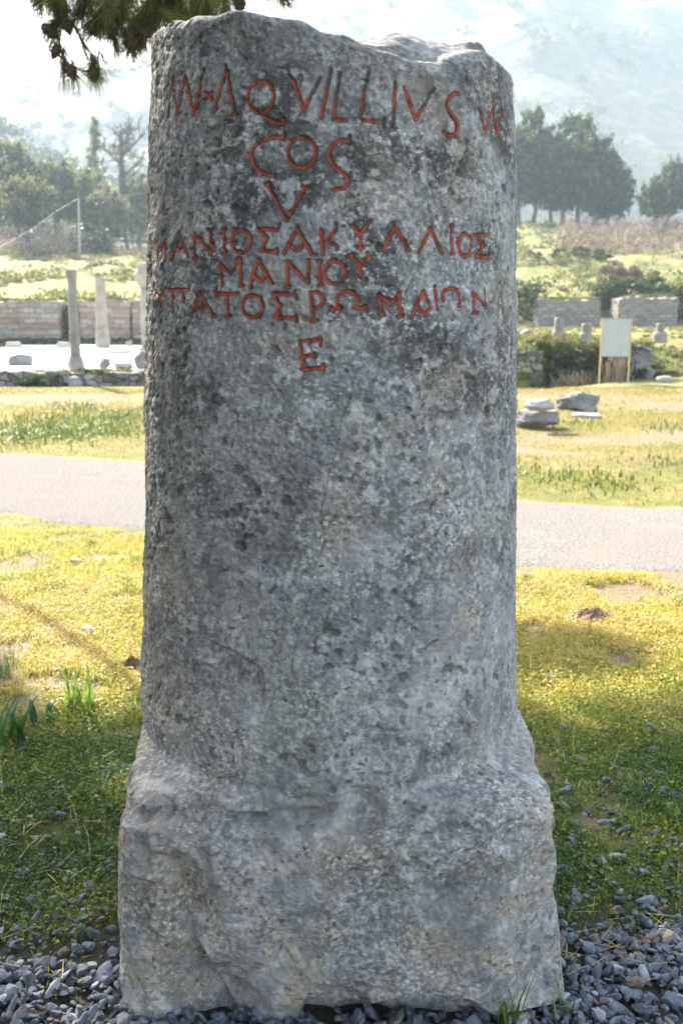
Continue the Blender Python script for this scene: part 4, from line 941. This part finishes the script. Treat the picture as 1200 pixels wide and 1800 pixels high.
for lab, u, y, tv, rp, lo, sd_ in [
    ('pine at the left end of the right grove, its crown cut by the milestone edge', 910, 96, 215, 40, .20, 201),
    ('tallest pine of the right grove, with a pointed twin top near the milestone', 940, 99, 172, 38, .24, 202),
    ('pine filling the dip between the two high tops of the right grove', 966, 103, 222, 40, .24, 203),
    ('slim trunked pine in the middle of the right grove', 988, 95, 240, 36, .22, 204),
    ('broad domed pine forming the second high top of the right grove', 1014, 97, 186, 44, .24, 205),
    ('spreading pine on the right flank of the right grove', 1046, 94, 232, 46, .24, 206),
    ('outermost pine of the right grove, with low boughs sweeping right', 1066, 96, 278, 52, .22, 207)]:
    tree('pine_tree', lab, 'tree', u, 395, y, tv, rp, sd_, 'pine_far', lo * .75, 260, 110, .125, 0, 'round', GR, None, .26)
for lab, u, y, tv, rp, sd_ in [
    ('small dark rounded tree at the left of the group by the right photo edge', 1146, 104, 318, 26, 211),
    ('middle tree of the group by the right photo edge, bare stems below', 1168, 100, 302, 30, 212),
    ('tallest tree of the group, cut off by the right photo edge', 1196, 98, 268, 38, 213)]:
    tree('pine_tree', lab, 'tree', u, 402, y, tv, rp, sd_, 'pine_far', .26, 170, 100, .12, .3, 'round', GR, None, .13)
for lab, u, v, y, tv, rp, lo, sd_, mt, shp in [
    ('tall pale green tree at the left photo edge under the dark hill', 22, 455, 92, 232, 40, .28, 221, 'olive_far', 'round'),
    ('broad tree with a thick dark trunk, left of the pole', 50, 465, 82, 300, 44, .36, 222, 'olive_far', 'round'),
    ('rounded tree just left of the pole with yellowish tips', 102, 452, 93, 268, 40, .30, 223, 'olive_far', 'round'),
    ('wide tree standing behind the pole', 150, 450, 97, 292, 46, .26, 224, 'olive_far', 'round'),
    ('dense low tree between the pole and the bare tree', 192, 446, 92, 325, 40, .15, 225, 'olive_far', 'round'),
    ('tree pressed against the left edge of the milestone behind the bare tree', 246, 446, 99, 300, 40, .18, 226, 'olive_far', 'round'),
    ('dark tree behind the broad one at the left photo edge', 2, 450, 99, 262, 40, .2, 227, 'pine_far', 'round'),
    ('thin pointed conifer rising high behind the left trees', 166, 445, 112, 196, 52, .12, 228, 'olive_far', 'cone')]:
    tree('tree' if shp == 'round' else 'conifer_tree', lab, 'tree', u, v, y, tv, rp, sd_, mt, lo, 220 if shp == 'round' else 130, 80 if shp == 'round' else 70, .12, 0, shp, 'trees on the left slope', None, .24)
tree_at('pine_tree', 'unseen dense pine added left of the camera to shade the left flank of the milestone', 'tree', np.array([-2.75, .35, -.1]), np.array([-2.75, .35, 6.2]), 1.95, 251,
        'pine_far', .03, 420, 80, .12, 0, 'round', None, .22)  # unseen pine, added to block sky light from the stone's left side
def bare_tree(label, u, v, y, top_v, seed):
    g = np.random.default_rng(seed); q = at(u, v, y); q[2] = float(terrain(q[0], q[1])) - .1; H = at(u, top_v, y)[2] - q[2]
    e = empty('bare_tree', label, 'tree', q, 'trees on the left slope'); A = Acc(); B = Acc()
    def grow(p, d, L, r_, lev):
        n = 4; P = [p]
        for k in range(n): d = d + g.normal(0, .13, 3) + [0, 0, .05]; d /= np.linalg.norm(d); P.append(P[-1] + d * L / n)
        P = np.array(P); (A if lev == 0 else B).add(*tube(P, np.linspace(r_, r_ * .6, len(P)), 6 if lev < 2 else 4))
        if lev < 4:
            for k in range([13, 7, 6, 5][lev]):
                t = g.uniform(.25, 1) if lev else g.uniform(.35, 1); i = min(int(t * n), n - 1); s_ = P[i] * (1 - (t * n - i)) + P[i + 1] * (t * n - i)
                dd = d * .5 + rand_dirs(1, g)[0] * .85; dd[2] += .15; dd /= np.linalg.norm(dd)
                grow(s_, dd, L * g.uniform(.30, .52) * (1 if lev else .62), r_ * .45, lev + 1)
        else: pass
    grow(q, np.array([.02, 0, 1.0]), H * .80, .22, 0)
    A.build('trunk', MAT['bark'], e, True); B.build('branches', MAT['bark'], e, False)
bare_tree('tall leafless tree with a feathery top, left of the milestone', 225, 448, 95, 172, 241)
# timber pole with cables
yp = 78.0; q = at(141, 472, yp); q[2] = float(terrain(q[0], q[1])) - .1; tp = at(138, 348, yp)
e = empty('utility_pole', 'thin pale timber pole with a cable, standing before the left trees', 'pole', q)
V, F = tube([q, q * .5 + tp * .5, tp], [.10, .085, .07], 9); mk('pole', V, [F], MAT['pole_wood'], e, True)
p1 = at(-40, 455, 60.0); Pc = smooth_path([tp, at(95, 374, 73), at(52, 405, 67), p1], 6); V, F = tube(Pc, .008, 6); mk('cable', V, [F], MAT['wire'], e, True)
Pc = smooth_path([tp, at(200, 346, 86), at(262, 338, 95), at(420, 320, 130)], 6); V, F = tube(Pc, .008, 6); mk('cable', V, [F], MAT['wire'], e, True)

# ------------------------------------------------------------------ hills
def hill(name, U, Vr, y_foot, y_ridge, z_foot, amp, seed, back=1.35, nu=200, nv=90):
    u = np.linspace(U[0], U[-1], nu); vr = np.interp(u, U, Vr); dr = ray(u, vr); rd = ray(u, np.full(nu, 560.0))
    hx = rd[:, 0] / rd[:, 1]; tz = dr[:, 2] / dr[:, 1]
    s = np.concatenate([np.linspace(0, 1, nv), np.linspace(1, back, 14)[1:]])[:, None]; yy = y_foot + (y_ridge - y_foot) * s
    zr = CAMZ + tz * y_ridge
    shp = np.where(s <= 1, sst(0, 1, s) * .45 + .55 * np.clip(s, 0, 1), 1 - .55 * (s - 1) / (back - 1))
    zz = z_foot + (zr[None] - z_foot) * shp; Xh = hx[None] * yy; Yh = np.broadcast_to(yy, Xh.shape)
    P = np.stack([Xh, Yh, 0 * Xh], -1); env = sst(0, .25, s)
    zz = zz + amp * env * fbm(P, 1 / 90, seed, 4) * (1 - .5 * np.exp(-((s - 1) / .1) ** 2))
    o = mk(name, np.stack([Xh, Yh, zz], -1).reshape(-1, 3), [grid_faces(*Xh.shape)], MAT['hill'], None, True); o['kind'] = 'structure'; return P, zz
Pm, zm = hill('mountain', [-2600, -900, 0, 250, 520, 900, 1300, 2400, 3800], [330, 215, 172, 120, 30, -40, -70, 60, 300], 280, 470, 12, 20, 301)
Pl, zl_ = hill('wooded_hill', [-2600, -700, -60, 20, 60, 130, 260, 420, 600], [240, 180, 196, 215, 248, 285, 330, 400, 480], 150, 250, 12, 5, 302, nu=160, nv=60)
g = np.random.default_rng(31); A = Acc()                   # woodland covering the near hill and scrub dotted over the mountain
i = g.integers(0, zl_.shape[0], 2600); j = g.integers(0, zl_.shape[1], 2600); C = np.stack([Pl[i, j, 0], Pl[i, j, 1], zl_[i, j]], -1) + g.normal(0, 1, (2600, 3)) * [1.5, 1.5, .3]
vis = np.abs(C[:, 0] / C[:, 1]) < .6; C = C[vis]
clumps(A, C, g.uniform(1.2, 2.6, len(C)), 40, .55, np.clip(g.normal(.35, .15, len(C)), 0, 1), g, 1.3)
tag(A.build('hill_woodland', MAT['pine_far']), kind='stuff')
A = Acc(); n = 2600; i = g.integers(3, 89, n); j = g.integers(0, zm.shape[1], n); C = np.stack([Pm[i, j, 0], Pm[i, j, 1], zm[i, j]], -1) + g.normal(0, 1, (n, 3)) * [4, 4, 0]
k = (np.abs(C[:, 0] / C[:, 1]) < .55) & (fbm(C * [1, 1, 0], 1 / 45., 77, 3) > -.02); C = C[k]
clumps(A, C, g.uniform(2, 5, len(C)), 14, 1.6, np.clip(g.normal(.3, .15, len(C)), 0, 1), g, .7)
tag(A.build('mountain_scrub', MAT['olive_far']), kind='stuff')

# ------------------------------------------------------------------ the shading pine by the camera, its low bough in view
def near_pine():
    g = np.random.default_rng(51); root = np.array([-5.7, 10.8, 0.0]); root[2] = float(terrain(root[0], root[1])) - .1
    e = empty('overhanging_pine', 'large pine whose cone laden bough hangs into the top left of the photo', 'tree', root)
    A = Acc(); top = root + [.5, -.1, 9.5]
    Pt = smooth_path([root, root + [.05, 0, 2.2], root + [.25, -.1, 5.0], top], 5); A.add(*tube(Pt, np.linspace(.26, .05, len(Pt)), 12))
    A.build('trunk', MAT['bark'], e, True)
    T = Acc()                                               # limbs and twigs
    N_c, N_d, N_l, N_w = [], [], [], []                     # needles: root, direction, length, half width
    def tuft(p, d, n, L, wd, spread=.75):
        d = d / (np.linalg.norm(d) + 1e-9); v = d + rand_dirs(n, g) * spread; v[:, 2] -= .15; v /= np.linalg.norm(v, axis=1)[:, None]
        N_c.append(p - d * g.uniform(0, .07, (n, 1)) + g.normal(0, .006, (n, 3))); N_d.append(v); N_l.append(L * g.uniform(.7, 1.15, n)); N_w.append(np.full(n, wd))
    def spray(st, ctr, rad, n_t, per, L, wd):               # a limb with its needles round a centre
        T.add(*tube(limb_path(st, ctr, g, .06, 4), np.linspace(.040, .014, 10), 6))
        for _ in range(n_t):
            d = rand_dirs(1, g)[0] * g.random() ** .4; p = ctr + d * rad
            if _ % 3 == 0: T.add(*tube(limb_path(ctr + d * rad * .1, p, g, .08, 3), np.linspace(.016, .005, 7), 4))
            tuft(p, d + np.array([.2, -.2, .3]), per, L, wd, 1.0)
    # crown whose shade falls over the foreground: (centre, radii, tufts)
    def over(xs, ys, z): return np.array([xs - SX * z, ys - SY * z, z])
    SX, SY = -sd[0] / sd[2], -sd[1] / sd[2]; SUNY = SY
    sprays = [((-1.2, 1.6, 6.1), (.75, .55, .3), 60), ((-.5, 1.5, 6.0), (.7, .55, .3), 60), ((.2, 1.5, 6.2), (.7, .6, .3), 60), ((.9, 1.6, 6.0), (.7, .6, .3), 60),
              ((1.5, 1.8, 6.1), (.6, .6, .3), 50), ((-1.0, 2.3, 5.8), (.7, .5, .28), 55), ((-.2, 2.4, 5.9), (.7, .5, .28), 60), ((.6, 2.5, 5.8), (.7, .55, .28), 60),
              ((1.3, 2.6, 6.0), (.7, .5, .28), 55), ((-1.3, 2.95, 5.5), (.45, .20, .16), 26), ((.55, 3.1, 5.6), (.6, .30, .18), 40), ((1.35, 3.15, 5.6), (.55, .30, .18), 40),
              ((.95, 4.12, 5.5), (.45, .22, .12), 60), ((-.6, 3.1, 5.5), (.40, .16, .12), 20), ((1.3, 1.0, 6.3), (.8, .4, .3), 50)]
    for c_, r_, n_ in sprays:
        ctr = over(*c_); st = Pt[np.argmin(np.abs(Pt[:, 2] - (ctr[2] + 1.1)))]
        spray(st, ctr, np.array(r_) * [1, 1.0, 1.2], int(n_ * 1.4), 80, .15, .0026)
    for k in range(26):                                     # rest of the crown, away to the left and above
        ctr = np.array([-5.4, 10.6, 8.5]) + rand_dirs(1, g)[0] * [1.9, 1.7, 1.6]
        if ctr[1] + SUNY * ctr[2] > 1.7: continue
        rl = ctr - np.array([-.48, 2.25, 1.5]); rl = rl - sd * (rl @ sd)
        if np.linalg.norm(rl) < 1.5: continue                # a gap that lets the sun graze the left flank of the stone
        spray(Pt[np.argmin(np.abs(Pt[:, 2] - (ctr[2] - .5)))], ctr, np.array([.8, .8, .4]), 34, 40, .15, .0026)
    # the bough in view
    YB = 4.8
    b0 = np.array([-1.98, 5.5, 3.22]); T.add(*tube(limb_path(Pt[9], b0, g, .03, 5), np.linspace(.026, .020, 13), 7))
    def tw(pts, r0, r1, n_t, per, yj=0., L=.12, spread=.75):
        P = np.array([at(u, v, YB + dy) for u, v, dy in pts]); P = smooth_path(P, 6); T.add(*tube(P, np.linspace(r0, r1, len(P)), 6))
        tg = np.gradient(P, axis=0)
        for q_ in np.linspace(.25, 1, n_t): i_ = min(int(q_ * (len(P) - 1)), len(P) - 1); tuft(P[i_], tg[i_] / np.linalg.norm(tg[i_]), int(per * 1.8), L, 0.0011, spread)
        return P
    T.add(*tube(smooth_path([b0, at(150, -90, 5.2), at(330, -60, 5.0), at(520, -40, 4.9)], 6), np.linspace(.035, .010, 19), 7))
    tw([(130, -85, .3), (112, -20, .1), (108, 25, 0), (90, 50, 0)], .007, .004, 6, 70)
    tw([(122, 35, 0), (140, 62, 0), (156, 92, 0), (165, 122, 0)], .005, .003, 3, 36, spread=.6)
    tw([(104, 60, 0), (108, 90, 0), (120, 112, 0), (140, 122, 0), (160, 124, 0)], .005, .003, 3, 40, spread=.6)
    tw([(200, -70, .2), (190, -10, .1), (176, 30, 0), (165, 46, 0)], .008, .004, 7, 80)
    tw([(240, -60, .1), (222, 0, .1), (205, 35, 0), (198, 50, 0)], .008, .004, 7, 80)
    tw([(300, -60, .1), (270, 0, 0), (245, 35, 0), (232, 62, 0)], .008, .004, 8, 80)
    tw([(330, -50, 0), (300, 5, .05), (265, 40, 0), (250, 54, 0)], .008, .004, 8, 80)
    tw([(290, -60, .4), (300, -10, .3), (310, 20, .3), (315, 34, .3)], .008, .004, 7, 80)
    tw([(340, -60, .4), (345, -15, .3), (348, 10, .3), (352, 24, .3)], .008, .004, 7, 90)
    tw([(380, -60, .3), (374, -20, .2), (368, 0, .2), (364, 14, .2)], .008, .004, 7, 80)
    tw([(420, -50, .1), (418, -20, .1), (420, 0, .1), (421, 8, .1)], .006, .004, 3, 40, L=.07)
    tw([(470, -45, .1), (482, -25, .1), (495, -10, .1), (505, 0, .1)], .006, .003, 3, 50, L=.10)
    tw([(90, -80, .2), (78, -30, .1), (70, -8, 0), (66, 2, 0)], .006, .003, 4, 50)
    tw([(165, -85, .2), (150, -30, .1), (146, 0, 0), (140, 22, 0)], .007, .003, 6, 80)
    tw([(260, 38, 0), (248, 56, 0), (240, 66, 0), (236, 72, 0)], .004, .003, 4, 60, L=.13, spread=.55)
    for u_, v_, dx, n_ in [(112, 128, -.05, 46), (128, 128, 0, 30), (165, 128, .05, 40), (172, 118, .4, 34), (182, 100, .6, 24), (205, 78, .1, 40), (232, 76, .05, 46), (252, 70, .05, 40), (92, 66, -.5, 26), (95, 58, -.9, 16), (72, 12, -.3, 20), (110, 100, -.3, 20), (170, 112, -.2, 22)]:
        tuft(at(u_, v_, YB), np.array([dx, 0, -1.0]), int(n_ * 1.7), .13, 0.0010, .36)
    for u_, v_, dx in ((448, -6, .5), (470, 0, .7), (492, -4, .9), (510, -8, 1.0), (405, -4, .1), (385, 2, -.1)): tuft(at(u_, v_, YB + .1), np.array([dx, 0, -.25]), 34, .12, .0010, .55)
    for _ in range(90):                                     # small shoots filling the bough along the top of the frame
        u_, v_ = g.uniform(80, 400), -80 + 115 * g.random() ** .8
        tuft(at(u_, v_, YB + g.uniform(-.2, .6)), np.array([g.normal(0, .5), g.normal(0, .4), -.9]), 70, .12, .0010, .8)
    T.build('branches', MAT['twig'], e, True)
    c, d, L, W = (np.concatenate(a) for a in (N_c, N_d, N_l, N_w))
    sdv = np.cross(d, rand_dirs(len(c), g)); sdv /= np.linalg.norm(sdv, axis=1)[:, None]
    dr_ = np.stack([0 * L, 0 * L, -.12 * L], -1)
    mid = c + d * (L * .55)[:, None]; tip = c + d * L[:, None] + dr_
    V = np.stack([c - sdv * W[:, None], c + sdv * W[:, None], mid + sdv * W[:, None], mid - sdv * W[:, None], tip], 1).reshape(-1, 3); k = np.arange(len(c))[:, None] * 5
    tn = np.clip(.58 + g.normal(0, .22, len(c)), 0, 1)
    mk('needles', V, [k + np.array([[3, 2, 4]]), k + np.array([[0, 1, 2, 3]])], MAT['pine_needle'], e, False, {'tint': np.concatenate([tn, tn])})
    # cones
    def cone(u, v, y, ln, ang, seed):
        n, m_ = 30, 22; t = np.linspace(0, 1, n); th = np.linspace(0, 2 * math.pi, m_, endpoint=False)
        rr = .40 * np.sin(np.pi * np.clip(t * .93 + .05, 0, 1)) ** .75 * (1.12 - .5 * t)
        sc_ = .80 + .34 * np.maximum(0, np.sin(t[:, None] * 26 + np.sin(th[None] * 4 + t[:, None] * 9) * 1.6)) ** 1.5 * (.55 + .45 * np.cos(th[None] * 8 + t[:, None] * 16))
        q_ = rr[:, None] * sc_; V = np.stack([q_ * np.cos(th), q_ * np.sin(th), np.broadcast_to(t[:, None] - .5, q_.shape)], -1).reshape(-1, 3) * ln
        ca, sa = math.cos(ang), math.sin(ang); V = np.stack([V[:, 0] * ca + V[:, 2] * sa, V[:, 1], -V[:, 0] * sa + V[:, 2] * ca], -1)
        mk('pine_cone', V + at(u, v, y), [grid_faces(n, m_, True)], MAT['cone'], e, False)
    for k, (u, v, ln, ang) in enumerate([(88, 54, .085, 2.2), (119, 46, .075, 2.9), (97, 91, .070, 3.6), (125, 127, .075, 2.7), (162, 129, .06, 3.2), (163, 50, .07, 2.8),
                                         (198, 53, .08, 3.5), (230, 68, .095, 2.9), (252, 55, .08, 2.3), (421, 4, .10, 3.1), (104, 22, .085, 2.9)]):
        cone(u, v, YB + (.1 if u > 400 else -.03), ln, ang, k)
near_pine()

# ------------------------------------------------------------------ air
hz = M('haze_air'); hz.t.nodes.remove(hz.b)
vol = hz.t.nodes.new('ShaderNodeVolumePrincipled'); vol.inputs['Color'].default_value = (.74, .86, 1.0, 1)
vol.inputs['Density'].default_value = HAZE_DENSITY; vol.inputs['Anisotropy'].default_value = HAZE_G
hz.t.links.new(vol.outputs[0], hz.out.inputs['Volume'])
allz = max(float(zm.max()), float(zl_.max()))
V, F = slab(-2300, 2300, -40, 760, -8, allz + 5); print('HAZE TOP', allz)
tag(mk('haze', V, [F], hz.m), kind='stuff')
